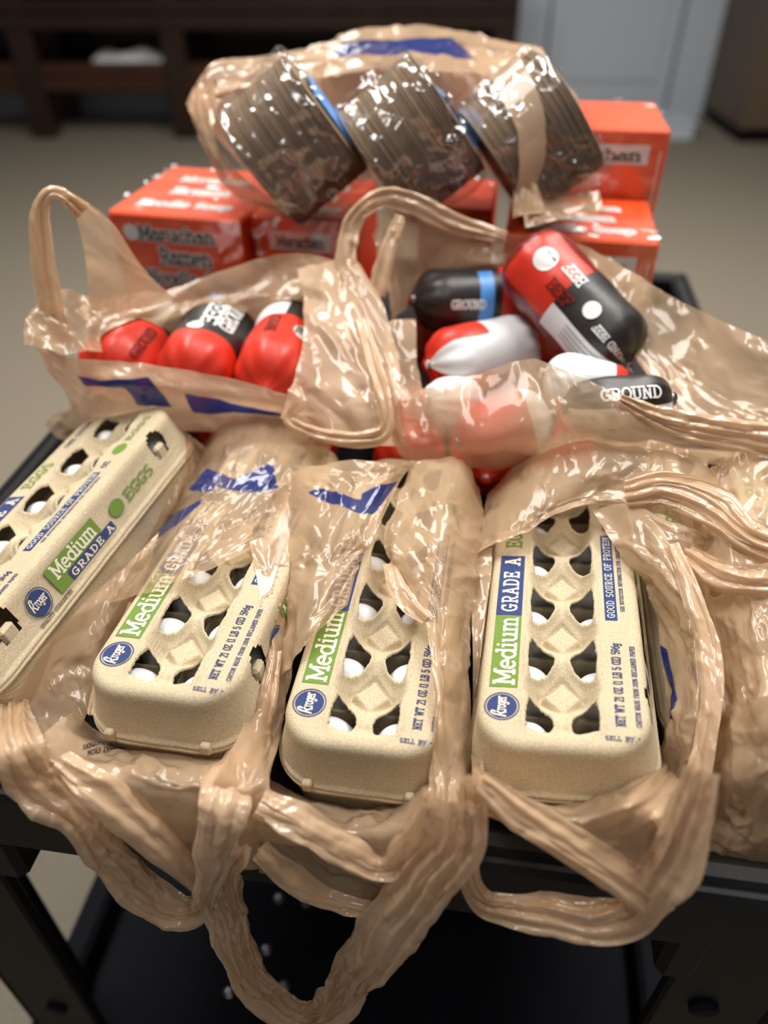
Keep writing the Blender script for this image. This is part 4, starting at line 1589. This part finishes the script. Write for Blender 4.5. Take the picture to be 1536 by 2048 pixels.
for k in range(3):
    c = np.array([2.0 + 7.0 * k, 64., -41.2])
    roll('red meat roll at the bottom of the wide open bag', c - np.array([0, 9, 0]), c + np.array([1.5, 9, 0]), 3.3, lambda t, th: RED if t < .6 else BLK, 'meat rolls at the bottom of the wide open bag')
# ------------------------------------------------------------------ plastic bags
def bag(label, loc):
    return empty('plastic_bag', W(loc), label, 'plastic bag')


# --- bag around the leaning carton
b1 = bag('tan plastic bag slipped off the side of the leaning egg carton', (-18, 48, -43.5))
patch('side_panel', b1, [
    [(285, 842, -36.2), (335, 838, -35.8), (378, 860, -36.6), (412, 900, -38.5)],
    [(345, 895, -36.6), (368, 900, -36.6), (395, 925, -37.6), (412, 955, -39.5)],
    [(322, 975, -38.4), (345, 985, -38.2), (368, 998, -39), (382, 1010, -41)],
    [(275, 1070, -40), (297, 1072, -39.6), (316, 1080, -40.6), (330, 1090, -42)],
    [(215, 1165, -41.6), (240, 1165, -41.4), (258, 1170, -42.3), (270, 1180, -43)]], amp=.5, lam=1.5, ang=.15, aniso=5, fine=.8)
patch('end_panel', b1, [
    [(90, 850, -37), (140, 815, -36.4), (230, 822, -36), (320, 832, -36), (380, 850, -36.5)],
    [(112, 872, -40), (155, 838, -39), (240, 832, -38.5), (325, 842, -38), (395, 870, -39)],
    [(150, 890, -43), (185, 865, -43), (250, 850, -43), (330, 860, -43), (410, 900, -43)]], amp=.4, lam=2, fine=.6, step=.2)

# --- bag around the half covered carton
b2 = bag('tan plastic bag with a blue printed band over the half covered egg carton', (-11, 38, -43.8))
patch('lid_panel', b2, [
    [(385, 920, -40.5), (440, 850, -36), (520, 832, -34.9), (610, 845, -35.2), (665, 880, -37)],
    [(345, 1005, -40.5), (405, 950, -35.9), (480, 925, -35.1), (570, 925, -35), (640, 960, -36.5)],
    [(290, 1090, -40.5), (360, 1035, -35.9), (440, 1010, -35.2), (515, 995, -35.2), (575, 1010, -36.3)],
    [(225, 1160, -40.5), (305, 1118, -35.9), (390, 1088, -35.3), (470, 1065, -35.3), (548, 1050, -35.8)],
    [(185, 1215, -40.5), (268, 1190, -36.1), (345, 1168, -35.4), (425, 1138, -35.4), (525, 1085, -35.8)]],
    amp=.16, lam=2.6, ang=.9, fine=.9, m='thin', ink=[
        [(378, 985), (415, 938), (470, 955), (545, 925), (560, 975), (500, 985), (430, 972), (420, 985)],
        [(312, 1078), (335, 1030), (405, 1003), (402, 1012), (350, 1050)]])
patch('side_panel', b2, [
    [(318, 1062, -37.2), (255, 1128, -37.6), (190, 1185, -38), (105, 1278, -38.6), (45, 1352, -39.2), (18, 1450, -40)],
    [(300, 1128, -38), (245, 1200, -38.8), (190, 1270, -39.8), (120, 1350, -40.5), (70, 1420, -41), (40, 1500, -41.4)],
    [(278, 1180, -39), (240, 1260, -40.4), (208, 1330, -41.6), (180, 1410, -42.2), (150, 1480, -42.6), (110, 1560, .6)]],
    amp=.30, lam=2.4, ang=1.4, aniso=4, fine=.9)
patch('front_panel', b2, [
    [(150, 1420, -42.6), (215, 1465, -42.6), (310, 1485, -42.8), (410, 1500, -42.8), (500, 1475, -42.8)],
    [(55, 1490, .3), (160, 1530, .3), (280, 1545, .4), (390, 1560, .5), (480, 1570, .6)],
    [(60, 1560, .9), (170, 1600, 1.2), (290, 1625, 1.3), (400, 1650, 1.4), (480, 1660, 1.4)],
    [(105, 1625, 1.2), (190, 1670, 1.6), (285, 1715, 1.8), (375, 1760, 1.8), (450, 1780, 1.8)]],
    amp=.42, lam=3.0, ang=1.0, aniso=2.5, fine=1.0, key='b2front')
ribbon('handle_loop', b2, [(30, 1400, -40.3, 1.6), (32, 1480, .6, 2.4), (70, 1565, 1.6, 2.6), (150, 1640, 2.2, 2.0), (215, 1715, 2.5, 2.2), (290, 1785, 2.7, 2.4), (365, 1828, 2.9, 2.0), (415, 1800, 3.0, 1.6), (432, 1730, 3.0, 1.5)], pleats=2.2, depth=.28)
ribbon('rim_fold', b2, [(120, 1520, 1.2, 1.2), (180, 1570, 2.0, 1.8), (270, 1640, 2.3, 2.0), (350, 1715, 2.6, 1.6), (420, 1790, 2.8, 1.0)], pleats=1.5, depth=.22)
ribbon('rim_fold', b2, [(262, 1205, -36.9, .3), (228, 1290, -39, .7), (200, 1360, -40.6, .8), (186, 1430, -41.4, .7)], pleats=1, depth=.15)

# --- bag around the middle carton
b3 = bag('tan plastic bag with long front handle loop around the middle egg carton', (0, 37, -43.8))
patch('lid_panel', b3, [
    [(562, 960, -36.6), (620, 935, -34.6), (700, 925, -33.6), (775, 930, -33.4), (828, 922, -34)],
    [(548, 1030, -37.5), (610, 1000, -35), (680, 990, -34.2), (750, 985, -34), (800, 962, -34.4)],
    [(535, 1110, -38), (598, 1080, -35.4), (660, 1070, -34.4), (712, 1070, -34.5), (747, 1075, -34.8)],
    [(530, 1200, -38.5), (590, 1160, -36), (640, 1140, -35), (690, 1125, -35), (730, 1105, -35.3)],
    [(532, 1290, -39), (582, 1250, -36.8), (622, 1225, -35.6), (668, 1180, -35.4), (714, 1140, -35.7)],
    [(535, 1375, -39.6), (568, 1340, -37.8), (604, 1292, -36.2), (650, 1250, -35.9), (697, 1207, -36.1)]],
    amp=.30, lam=2.6, ang=.6, aniso=2.2, fine=1.1, ink=[
        [(618, 990), (640, 980), (700, 1000), (722, 1003), (724, 992), (760, 972), (797, 962), (770, 1000), (748, 1030), (722, 1030), (670, 1014)]])
patch('side_panel', b3, [
    [(500, 1085, -35.6), (535, 1075, -35.6), (575, 1085, -37), (600, 1110, -37)],
    [(518, 1190, -36.4), (545, 1195, -36.4), (575, 1215, -37.6), (600, 1230, -37.6)],
    [(528, 1310, -37.4), (548, 1320, -37.4), (568, 1335, -38.6), (582, 1340, -39)],
    [(492, 1440, -38.6), (520, 1455, -38.6), (545, 1460, -40.2), (556, 1470, -40.6)],
    [(440, 1540, .6), (475, 1560, .8), (510, 1570, .8), (535, 1570, .4)],
    [(395, 1640, 2.2), (430, 1660, 2.4), (470, 1670, 2.0), (520, 1660, 1.2)],
    [(410, 1720, 2.8), (432, 1730, 3.0), (460, 1735, 2.6), (525, 1740, 1.6)]],
    amp=.34, lam=1.7, ang=.1, aniso=4, fine=.9)
patch('shoulder_panel', b3, [
    [(825, 935, -35), (872, 915, -34), (925, 930, -34.4), (956, 978, -36.6)],
    [(792, 1010, -34.8), (845, 990, -33.8), (905, 995, -33.8), (962, 1040, -36.8)],
    [(764, 1088, -35), (820, 1075, -34), (892, 1080, -34), (957, 1112, -37.2)],
    [(812, 1160, -35.3), (850, 1152, -34.5), (892, 1160, -34.6), (946, 1172, -37.6)],
    [(850, 1235, -35.4), (875, 1235, -35), (904, 1242, -35.6), (941, 1260, -38.2)],
    [(866, 1340, -35.8), (885, 1340, -35.7), (912, 1350, -36.6), (946, 1362, -38.8)],
    [(868, 1450, -36.6), (886, 1450, -36.7), (912, 1460, -37.6), (944, 1472, -39.8)],
    [(860, 1560, -38.2), (888, 1560, -38.4), (920, 1565, -39), (950, 1572, -40.8)],
    [(850, 1655, 1.6), (892, 1665, 2.0), (925, 1665, 2.0), (952, 1655, 1.2)]],
    amp=.32, lam=2.2, ang=.1, aniso=3.2, fine=1.0)
ribbon('rim_fold', b3, [(778, 1125, -35.2, .9), (790, 1165, -35.0, 1.3), (815, 1205, -35.0, 1.2), (852, 1240, -35.2, .7)], pleats=1, depth=.15)
patch('front_panel', b3, [
    [(500, 1545, -42.6), (590, 1585, -42.8), (690, 1602, -42.8), (790, 1585, -42.8), (865, 1540, -42.4)],
    [(485, 1620, .8), (590, 1640, .8), (700, 1665, .9), (790, 1650, .9), (868, 1610, 1.0)],
    [(500, 1700, 1.4), (610, 1715, 1.4), (705, 1735, 1.5), (790, 1725, 1.6), (875, 1690, 1.6)],
    [(520, 1745, 1.8), (620, 1790, 1.9), (715, 1815, 2.0), (800, 1812, 2.0), (870, 1775, 2.0)]],
    amp=.36, lam=3.0, ang=.7, aniso=2.4, fine=1.0, key='b3front')
ribbon('rim_fold', b3, [(520, 1605, 1.6, 1.5), (600, 1645, 1.9, 1.8), (690, 1700, 2.1, 1.7), (765, 1738, 2.3, 1.3), (815, 1690, 2.2, 1.6), (858, 1610, 1.8, 1.2)], pleats=1.3, depth=.22)
ribbon('rim_fold', b3, [(520, 1700, 2.0, 1.2), (580, 1755, 2.2, 1.5), (660, 1798, 2.3, 1.2), (770, 1818, 2.4, .9), (860, 1770, 2.4, 1.3)], pleats=1.3, depth=.2)
ribbon('handle_loop', b3, [(452, 1690, 2.9, 2.6), (440, 1780, 3.2, 2.4), (458, 1860, 3.4, 2.5), (495, 1940, 3.6, 2.4), (545, 2008, 3.9, 2.2), (610, 2040, 4.1, 2.3), (668, 2010, 4.1, 2.7), (715, 1945, 3.9, 3.0), (775, 1860, 3.6, 3.2), (845, 1770, 3.2, 3.4), (905, 1690, 2.6, 3.2), (908, 1600, 1.6, 2.6)], pleats=2.6, depth=.32, curl=.7)
ribbon('gathered_strap', b3, [(548, 1300, -37.4, 1.0), (530, 1400, -38.2, 1.4), (490, 1500, -39.8, 1.9), (450, 1590, 1.6, 2.6), (432, 1680, 3.2, 2.4), (420, 1760, 3.6, 1.8), (405, 1825, 3.8, 1.4)], pleats=2, depth=.25)

# --- bag around the carton with the grade panel
b4 = bag('tan plastic bag folded back around the carton with the blue grade panel', (12, 37, -43.8))
patch('back_panel', b4, [
    [(972, 985, -37.2), (1036, 922, -34.4), (1147, 864, -32), (1255, 880, -31.6), (1345, 890, -31.6), (1440, 950, -32.6)],
    [(962, 1045, -37.2), (1040, 975, -34.4), (1130, 930, -32.6), (1235, 930, -32), (1335, 940, -31.8), (1430, 985, -32.4)],
    [(950, 1090, -37.2), (1040, 1036, -34.8), (1115, 995, -33.6), (1210, 980, -33.2), (1315, 990, -32.6), (1410, 1020, -33)],
    [(947, 1114, -37.2), (1036, 1073, -35.2), (1105, 1032, -34.4), (1190, 1008, -34), (1300, 1022, -33.6), (1400, 1065, -34)]],
    amp=.42, lam=2.3, ang=1.0, aniso=3.0, fine=1.0)
patch('side_panel', b4, [
    [(1183, 1018, -34.6), (1270, 1010, -33.2), (1350, 1050, -32.8), (1420, 1060, -33.2)],
    [(1236, 1100, -35), (1292, 1090, -33.6), (1350, 1100, -33.2), (1402, 1130, -35)],
    [(1292, 1168, -36), (1332, 1178, -34.4), (1372, 1188, -33.8), (1408, 1210, -36)],
    [(1318, 1250, -37.2), (1352, 1260, -35.8), (1388, 1270, -35), (1426, 1290, -37)],
    [(1330, 1370, -38.6), (1362, 1370, -37), (1402, 1375, -36), (1436, 1385, -38.5)],
    [(1325, 1470, -39.8), (1352, 1470, -38.4), (1388, 1475, -37.4), (1427, 1480, -40)],
    [(1305, 1550, -41), (1342, 1560, -40), (1372, 1570, -39), (1406, 1572, -41)],
    [(1270, 1625, 1.0), (1320, 1650, 1.6), (1352, 1680, 2.2), (1392, 1660, 1.2)]],
    amp=.36, lam=1.9, ang=.1, aniso=3.6, fine=1.0, ink=[[(1322, 1290), (1336, 1300), (1358, 1400), (1352, 1440), (1342, 1440), (1345, 1400)]])
patch('inner_side_panel', b4, [
    [(940, 1112, -37.4), (962, 1105, -37), (985, 1095, -36.6)],
    [(944, 1220, -38.2), (962, 1215, -38), (980, 1205, -37.8)],
    [(946, 1360, -39.4), (957, 1360, -39.4), (966, 1350, -39.2)],
    [(944, 1480, -40.8), (955, 1480, -40.8), (962, 1475, -40.8)],
    [(944, 1580, .6), (958, 1580, .6), (975, 1575, .5)]], amp=.25, lam=1.2, ang=.1, aniso=5, fine=.6)
patch('front_panel', b4, [
    [(950, 1510, -41.4), (990, 1550, -41.8), (1060, 1590, -41.8), (1150, 1580, -41.6), (1240, 1552, -41.2), (1318, 1490, -40.4)],
    [(945, 1565, .4), (1010, 1605, .5), (1090, 1628, .7), (1180, 1622, .8), (1270, 1592, .8), (1345, 1535, -40.4)],
    [(948, 1605, .9), (1025, 1645, 1.2), (1110, 1672, 1.4), (1200, 1682, 1.6), (1290, 1662, 1.6), (1372, 1600, 1.0)],
    [(965, 1630, 1.2), (1055, 1668, 1.6), (1145, 1700, 1.9), (1235, 1735, 2.2), (1310, 1765, 2.4), (1372, 1715, 1.8)]],
    amp=.34, lam=1.9, ang=1.35, aniso=4, fine=.9)
ribbon('handle_loop', b4, [(948, 1560, 1.0, 1.4), (944, 1660, 1.8, 1.4), (936, 1750, 2.4, 1.3), (965, 1805, 2.7, 1.3), (1020, 1822, 2.9, 1.6), (1110, 1830, 3.1, 2.0), (1200, 1845, 3.2, 2.1), (1262, 1835, 3.2, 2.0), (1302, 1780, 3.0, 2.3), (1345, 1730, 2.7, 2.4), (1378, 1640, 2.0, 2.0), (1405, 1540, 1.0, 1.5)], pleats=2.2, depth=.28)
ribbon('rim_fold', b4, [(960, 1560, 1.0, 1.2), (1040, 1625, 1.7, 1.8), (1130, 1680, 2.2, 2.0), (1220, 1740, 2.7, 1.9), (1300, 1800, 3.1, 1.5)], pleats=1.6, depth=.25)
ribbon('rim_fold', b4, [(1345, 1090, -33, .8), (1378, 1180, -33.4, 1.2), (1412, 1280, -34.4, 1.3), (1424, 1380, -35.6, 1.2), (1412, 1480, -37, 1.2), (1392, 1570, -38.6, 1.3)], pleats=1, depth=.2)

# --- bulging bag at the tray edge
b5 = bag('bulging closed tan plastic bag at the edge of the tray', (26, 35, -43.8))
patch('top_panel', b5, [
    [(1390, 960, -33), (1450, 915, -32), (1540, 905, -31.2), (1650, 905, -31.6), (1690, 995, -41.1)],
    [(1385, 1040, -34), (1450, 1010, -32), (1540, 1000, -31.6), (1660, 1000, -32.0), (1700, 1090, -41.1)],
    [(1385, 1130, -35.6), (1450, 1115, -33), (1540, 1125, -32.4), (1670, 1130, -33.0), (1710, 1220, -41.1)],
    [(1398, 1225, -36.6), (1460, 1215, -34), (1540, 1225, -33), (1680, 1235, -34.0), (1720, 1325, -41.1)],
    [(1420, 1330, -37.6), (1480, 1325, -35), (1545, 1335, -33.8), (1690, 1345, -35.0), (1730, 1435, -41.1)],
    [(1428, 1440, -39), (1482, 1440, -36.4), (1550, 1440, -35), (1700, 1450, -36.5), (1740, 1540, -41.1)],
    [(1412, 1545, -40.8), (1472, 1550, -38.4), (1550, 1550, -37), (1710, 1560, -38.5), (1750, 1650, -41.1)],
    [(1400, 1640, -42.6), (1470, 1655, -41.4), (1550, 1660, -40.4), (1720, 1665, -41.5), (1750, 1673, -41.5)],
    [(1392, 1690, -43.7), (1460, 1708, -43.6), (1550, 1720, -43.6), (1730, 1730, -43.6), (1760, 1738, -43.6)]],
    amp=.55, lam=3.0, ang=1.3, aniso=2.4, fine=1.1)
ribbon('handle_loop', b5, [(1250, 985, -32.4, 1.6), (1330, 975, -31.6, 2.4), (1420, 1010, -31.2, 2.6), (1500, 1070, -31.2, 2.2), (1600, 1110, -31.4, 2.2)], pleats=2.2, depth=.28)
ribbon('rim_fold', b5, [(1372, 1105, -33.6, 1.2), (1440, 1150, -32.6, 1.8), (1520, 1160, -32, 2.0), (1620, 1150, -32, 2)], pleats=1.8, depth=.25)

# --- bag with the upright handle
bl = bag('tan plastic bag with an upright handle holding three meat rolls', (-17, 62, -43.8))
patch('front_panel', bl, [
    [(55, 672, -29.6), (130, 712, -29.6), (240, 722, -30), (360, 738, -30.4), (480, 762, -31), (600, 800, -32.4)],
    [(85, 725, -31.3), (150, 752, -31.2), (250, 768, -31.4), (370, 782, -31.8), (490, 798, -32.4), (610, 826, -33.8)],
    [(125, 785, -33.6), (185, 803, -33.4), (280, 808, -33.4), (380, 816, -33.8), (500, 824, -34.4), (620, 848, -35.6)],
    [(150, 850, -37), (215, 858, -36.6), (300, 862, -36.4), (400, 866, -36.6), (510, 872, -37), (630, 890, -38)]],
    amp=.3, lam=3.4, ang=1.45, aniso=3.5, fine=.7, step=.2, m='dense', ink=[
        [(150, 752), (200, 762), (298, 755), (345, 815), (275, 812), (250, 776), (165, 774)],
        [(368, 788), (420, 795), (600, 836), (470, 826), (385, 826)],
        [(540, 748), (600, 752), (585, 778), (560, 778)]])
patch('back_panel', bl, [
    [(150, 625, 62), (240, 590, 65), (335, 582, 67), (450, 542, 68.5), (560, 508, 69.5), (655, 514, 69), (712, 556, 67)],
    [(185, 655, 60.5), (262, 622, 63.5), (350, 606, 66), (460, 580, 67.5), (570, 555, 68.5), (660, 560, 67.5), (705, 600, 65)],
    [(195, 690, 59.5), (262, 655, 63), (360, 634, 65), (470, 612, 66.5), (575, 602, 67), (645, 605, 66), (690, 645, 63)],
    [(200, 705, 60.5), (275, 680, 64.5), (370, 670, 66), (480, 650, 68), (585, 640, 68), (650, 650, 67), (690, 690, 63)]],
    amp=.6, lam=3.2, ang=1.4, aniso=3.5, fine=.8, step=.2)
patch('gusset', bl, [
    [(78, 600, 59), (110, 585, 60), (150, 580, 61), (200, 600, 62)],
    [(50, 645, 57), (100, 640, 58), (145, 645, 59), (200, 650, 60.5)],
    [(48, 690, 55.5), (110, 700, 56), (160, 705, 57), (205, 704, 58)]], amp=.6, lam=1.6, ang=.4, aniso=2.2, fine=1.2, step=.18)
ribbon('handle_loop', bl, [(122, 690, 58, 2.2), (100, 600, 58.5, 2.0), (82, 500, 59, 1.7), (78, 425, 59.3, 1.2), (100, 388, 59.6, .9), (135, 396, 60, 1.0), (165, 425, 60.4, 1.6)], pleats=1.6, depth=.35, step=.18)
patch('handle_web', bl, [
    [(130, 384, 60), (150, 390, 60.2), (172, 402, 60.4)],
    [(150, 430, 60.6), (190, 432, 60.8), (222, 440, 61)],
    [(168, 500, 61), (220, 500, 61.6), (268, 510, 62)],
    [(176, 570, 61.4), (240, 560, 62.4), (308, 560, 63.5)],
    [(178, 640, 60.4), (260, 620, 62.6), (352, 598, 65)]], amp=.3, lam=2, ang=.3, aniso=4, fine=.5, step=.18)
patch('gathered_panel', bl, [
    [(600, 545, 68), (660, 525, 67.5), (705, 520, 67), (745, 560, 66)],
    [(610, 620, 63), (670, 610, 62.4), (725, 620, 62), (780, 645, 61)],
    [(605, 700, 58.4), (670, 705, 57.6), (740, 715, 57), (800, 730, 56.6)],
    [(585, 775, 55), (665, 785, 53.6), (745, 800, 53), (800, 815, 53)],
    [(560, 835, 53), (650, 865, 51.6), (745, 890, 50.8), (815, 890, 50.8)]],
    amp=.6, lam=2.2, ang=.25, aniso=3.5, fine=1.0, step=.18, m='dense')
ribbon('rim_fold', bl, [(600, 800, 52.6, 1.2), (580, 840, 52, .9), (640, 868, 50.8, 1.0), (720, 880, 50.2, 1.3), (770, 860, 50.2, 1.3), (766, 790, 52, 1.2), (742, 710, 55.6, 1.3), (722, 640, 59, 1.2)], pleats=1.4, depth=.25, step=.18)

# --- wide open bag
br = bag('wide open tan plastic bag full of meat rolls', (12, 60, -43.8))
patch('back_panel', br, [
    [(745, 470, 69.6), (790, 400, 72.5), (900, 436, 72.5), (1010, 468, 71.9), (1120, 480, 70.5), (1215, 515, 67.6), (1300, 572, 64.1)],
    [(760, 520, 68.4), (810, 462, 72.5), (905, 478, 72.9), (1010, 498, 72.3), (1110, 512, 71.1), (1195, 560, 66.9), (1270, 625, 63.4)],
    [(768, 580, 66.6), (825, 540, 71.4), (905, 540, 72.0), (985, 530, 71.8), (1080, 530, 71.0), (1180, 590, 66.6), (1245, 660, 62.6)],
    [(780, 640, 65.3), (835, 605, 70.5), (895, 590, 71.5), (960, 550, 72.3), (1060, 545, 71.9), (1170, 610, 67.8), (1230, 690, 62.3)]],
    amp=.55, lam=2.6, ang=1.4, aniso=3.5, fine=1.0, step=.18)
patch('side_panel', br, [
    [(1180, 498, 67.6), (1290, 562, 64), (1400, 622, 59.5), (1550, 690, 54), (1650, 740, 51)],
    [(1170, 570, 65.5), (1262, 655, 61), (1375, 715, 57), (1550, 762, 52.5), (1660, 800, 50)],
    [(1235, 660, 61), (1305, 745, 56.5), (1400, 790, 54), (1550, 820, 51), (1670, 850, 49)],
    [(1320, 790, 54), (1352, 842, 51.6), (1430, 852, 51), (1550, 852, 50), (1680, 880, 48.5)]],
    amp=.35, lam=3.6, ang=.5, aniso=3, fine=.9, step=.18)
patch('inner_wall', br, [
    [(770, 650, 63), (790, 640, 63.5), (830, 640, 64)],
    [(775, 720, 59), (800, 720, 59.5), (835, 720, 60)],
    [(790, 800, 55), (820, 800, 55.5), (850, 800, 56)]], amp=.35, lam=1.6, ang=.2, fine=.8, step=.18)
patch('front_panel', br, [
    [(790, 790, 54.5), (860, 778, 53.6), (960, 745, 53), (1055, 718, 52), (1130, 745, 49.8), (1230, 790, 47.8), (1340, 835, 46.8), (1550, 852, 46)],
    [(780, 838, 52.6), (860, 835, 51), (960, 812, 49.8), (1060, 798, 49), (1140, 810, 47.6), (1240, 830, 46.4), (1350, 858, 45.8), (1550, 882, 45.2)],
    [(790, 888, 51), (870, 888, 49), (960, 885, 47.6), (1050, 878, 47.4), (1150, 862, 46.8), (1250, 868, 46), (1360, 888, 45.6), (1550, 915, 45)],
    [(820, 925, 51), (890, 925, 49.4), (960, 940, 48.4), (1050, 925, 48.4), (1150, 888, 47.6), (1260, 893, 46.8), (1370, 918, 46), (1550, 950, 45.2)]],
    amp=.34, lam=2.8, ang=1.35, aniso=3, fine=1.0, step=.16, m='thin')
ribbon('handle_loop', br, [(700, 610, 64.5, 2.2), (690, 530, 66.5, 1.8), (700, 465, 68, 1.7), (728, 418, 69, 1.6), (768, 395, 69.8, 1.7), (830, 408, 70.2, 2.0), (920, 450, 70.2, 1.8), (1010, 478, 69.6, 1.2)], pleats=2, depth=.3, step=.18)
ribbon('handle_fold', br, [(752, 590, 65.6, 1.8), (768, 520, 67, 1.5), (788, 465, 68.4, 1.2), (800, 430, 69.4, .8)], pleats=1.6, depth=.25, step=.18)
ribbon('rim_fold', br, [(1240, 800, 46.8, 1.0), (1330, 840, 45.8, 1.8), (1440, 862, 45.2, 2.2), (1560, 880, 44.6, 2.4)], pleats=2.6, depth=.25, step=.18)

# --- bag over the bowl packs
bt = bag('tan plastic bag with blue print stretched over the bowl packs', (3, 84, -26))
patch('top_panel', bt, [
    [(378, 195, 90), (425, 124, 94), (520, 114, 96), (640, 84, 97), (740, 58, 97), (850, 52, 97), (940, 66, 96), (1010, 86, 94), (1085, 100, 91)],
    [(374, 210, 86.5), (424, 150, 89), (520, 138, 90), (640, 114, 91), (740, 94, 91), (850, 90, 91), (940, 100, 90), (1022, 116, 88.5), (1112, 152, 87)],
    [(392, 245, 82), (438, 192, 83), (520, 168, 84), (620, 158, 84.5), (740, 146, 84.5), (850, 140, 84.5), (950, 142, 84), (1045, 168, 83), (1148, 214, 84)]],
    amp=.5, lam=2.8, ang=1.4, aniso=3.5, fine=.8, step=.2, ink=[
        [(665, 100), (700, 82), (800, 78), (900, 80), (955, 118), (930, 128), (880, 110), (820, 102), (760, 112), (720, 108), (690, 118)]])
patch('back_panel', bt, [
    [(392, 180, 91), (520, 135, 94), (700, 95, 96), (900, 90, 96), (1090, 140, 91)],
    [(420, 260, 89), (560, 230, 90), (700, 220, 91), (900, 220, 91), (1120, 230, 86.2)],
    [(520, 360, 87), (600, 360, 87), (700, 360, 88), (900, 350, 88), (1110, 330, 86.2)]], amp=.4, lam=3, fine=.6, step=.3)
patch('side_panel', bt, [
    [(385, 175, 87), (410, 190, 84), (440, 200, 81)],
    [(384, 240, 82), (410, 250, 79), (425, 260, 77)],
    [(420, 320, 79), (440, 325, 76), (465, 330, 74)],
    [(480, 400, 76), (500, 395, 73.5), (530, 385, 72)],
    [(560, 422, 75), (575, 415, 73), (600, 410, 72)]], amp=.35, lam=1.8, ang=.2, aniso=4, fine=.8, step=.2)
ribbon('film_strap', bt, [(1010, 150, 84, 3.2), (1048, 205, 79, 3.2), (1058, 275, 76, 2.2), (1052, 350, 73.5, 1.9), (1058, 430, 71.5, 2.6)], pleats=1.8, depth=.3, step=.2)
patch('corner_panel', bt, [
    [(1040, 120, 88), (1085, 108, 88), (1118, 160, 87)],
    [(1048, 175, 83), (1105, 180, 84), (1162, 214, 85)],
    [(1056, 230, 80), (1090, 235, 82), (1128, 240, 84)]], amp=.3, lam=2, fine=.8, step=.2)
patch('lower_panel', bt, [
    [(1050, 360, 73.5), (1090, 395, 74), (1140, 392, 75), (1195, 385, 77)],
    [(1050, 420, 71.5), (1090, 420, 72), (1140, 415, 73), (1200, 405, 75)],
    [(1050, 455, 70.5), (1100, 445, 71), (1150, 435, 72), (1200, 425, 74)]], amp=.4, lam=2, fine=.9, step=.2)

# --- small black notices printed on the inside of the film (seen in reverse)
def film_note(parent, key, lines, u0, v0, du, dv, m='ink_black'):
    P = PATCH[key]
    n = grid_normals(P)
    nu, nv = P.shape[:2]
    mb = MB()
    for k, (txt, ht, L) in enumerate(lines):
        V, F, wd = text2d(txt, ht, 1.0, .9)
        V = V * np.array([L / wd, 1])
        u = u0 + V[:, 0:1] * du[0] + (V[:, 1:2] - k * ht * 1.7) * dv[0]
        v = v0 + V[:, 0:1] * du[1] + (V[:, 1:2] - k * ht * 1.7) * dv[1]
        fu = np.clip(u.ravel(), 0, .999) * (nu - 1)
        fv = np.clip(v.ravel(), 0, .999) * (nv - 1)
        i, j = fu.astype(int), fv.astype(int)
        a, b = (fu - i)[:, None], (fv - j)[:, None]
        p = P[i, j] * (1 - a) * (1 - b) + P[i + 1, j] * a * (1 - b) + P[i, j + 1] * (1 - a) * b + P[i + 1, j + 1] * a * b
        nn = n[i, j]
        sgn = np.sign((nn * -p).sum(1))[:, None]
        mb.add(p + nn * sgn * .05, F)
    o = mk('printed_notice', W(np.array(mb.V)), mb.F, m)
    o.parent = parent
    o.matrix_parent_inverse = parent_inv(parent)


film_note(b2, 'b2front', [('KEEP AWAY FROM', .34, 3.4), ('CRIBS AND PLAYPENS', .34, 3.8), ('8259', .30, 1.0)], .10, .40, (.035, -.045), (.06, .03))
film_note(b3, 'b3front', [('12K', .36, .9), ('8259', .28, .9)], .14, .12, (.02, -.06), (.06, .02))
# clear tag stuck on the film
patch('clear_tag', b2, [[(36, 1565, 1.6), (62, 1578, 1.8)], [(50, 1605, 1.7), (85, 1605, 2.0)], [(78, 1632, 1.8), (104, 1622, 2.0)]], amp=.1, fine=.4, m='clear')
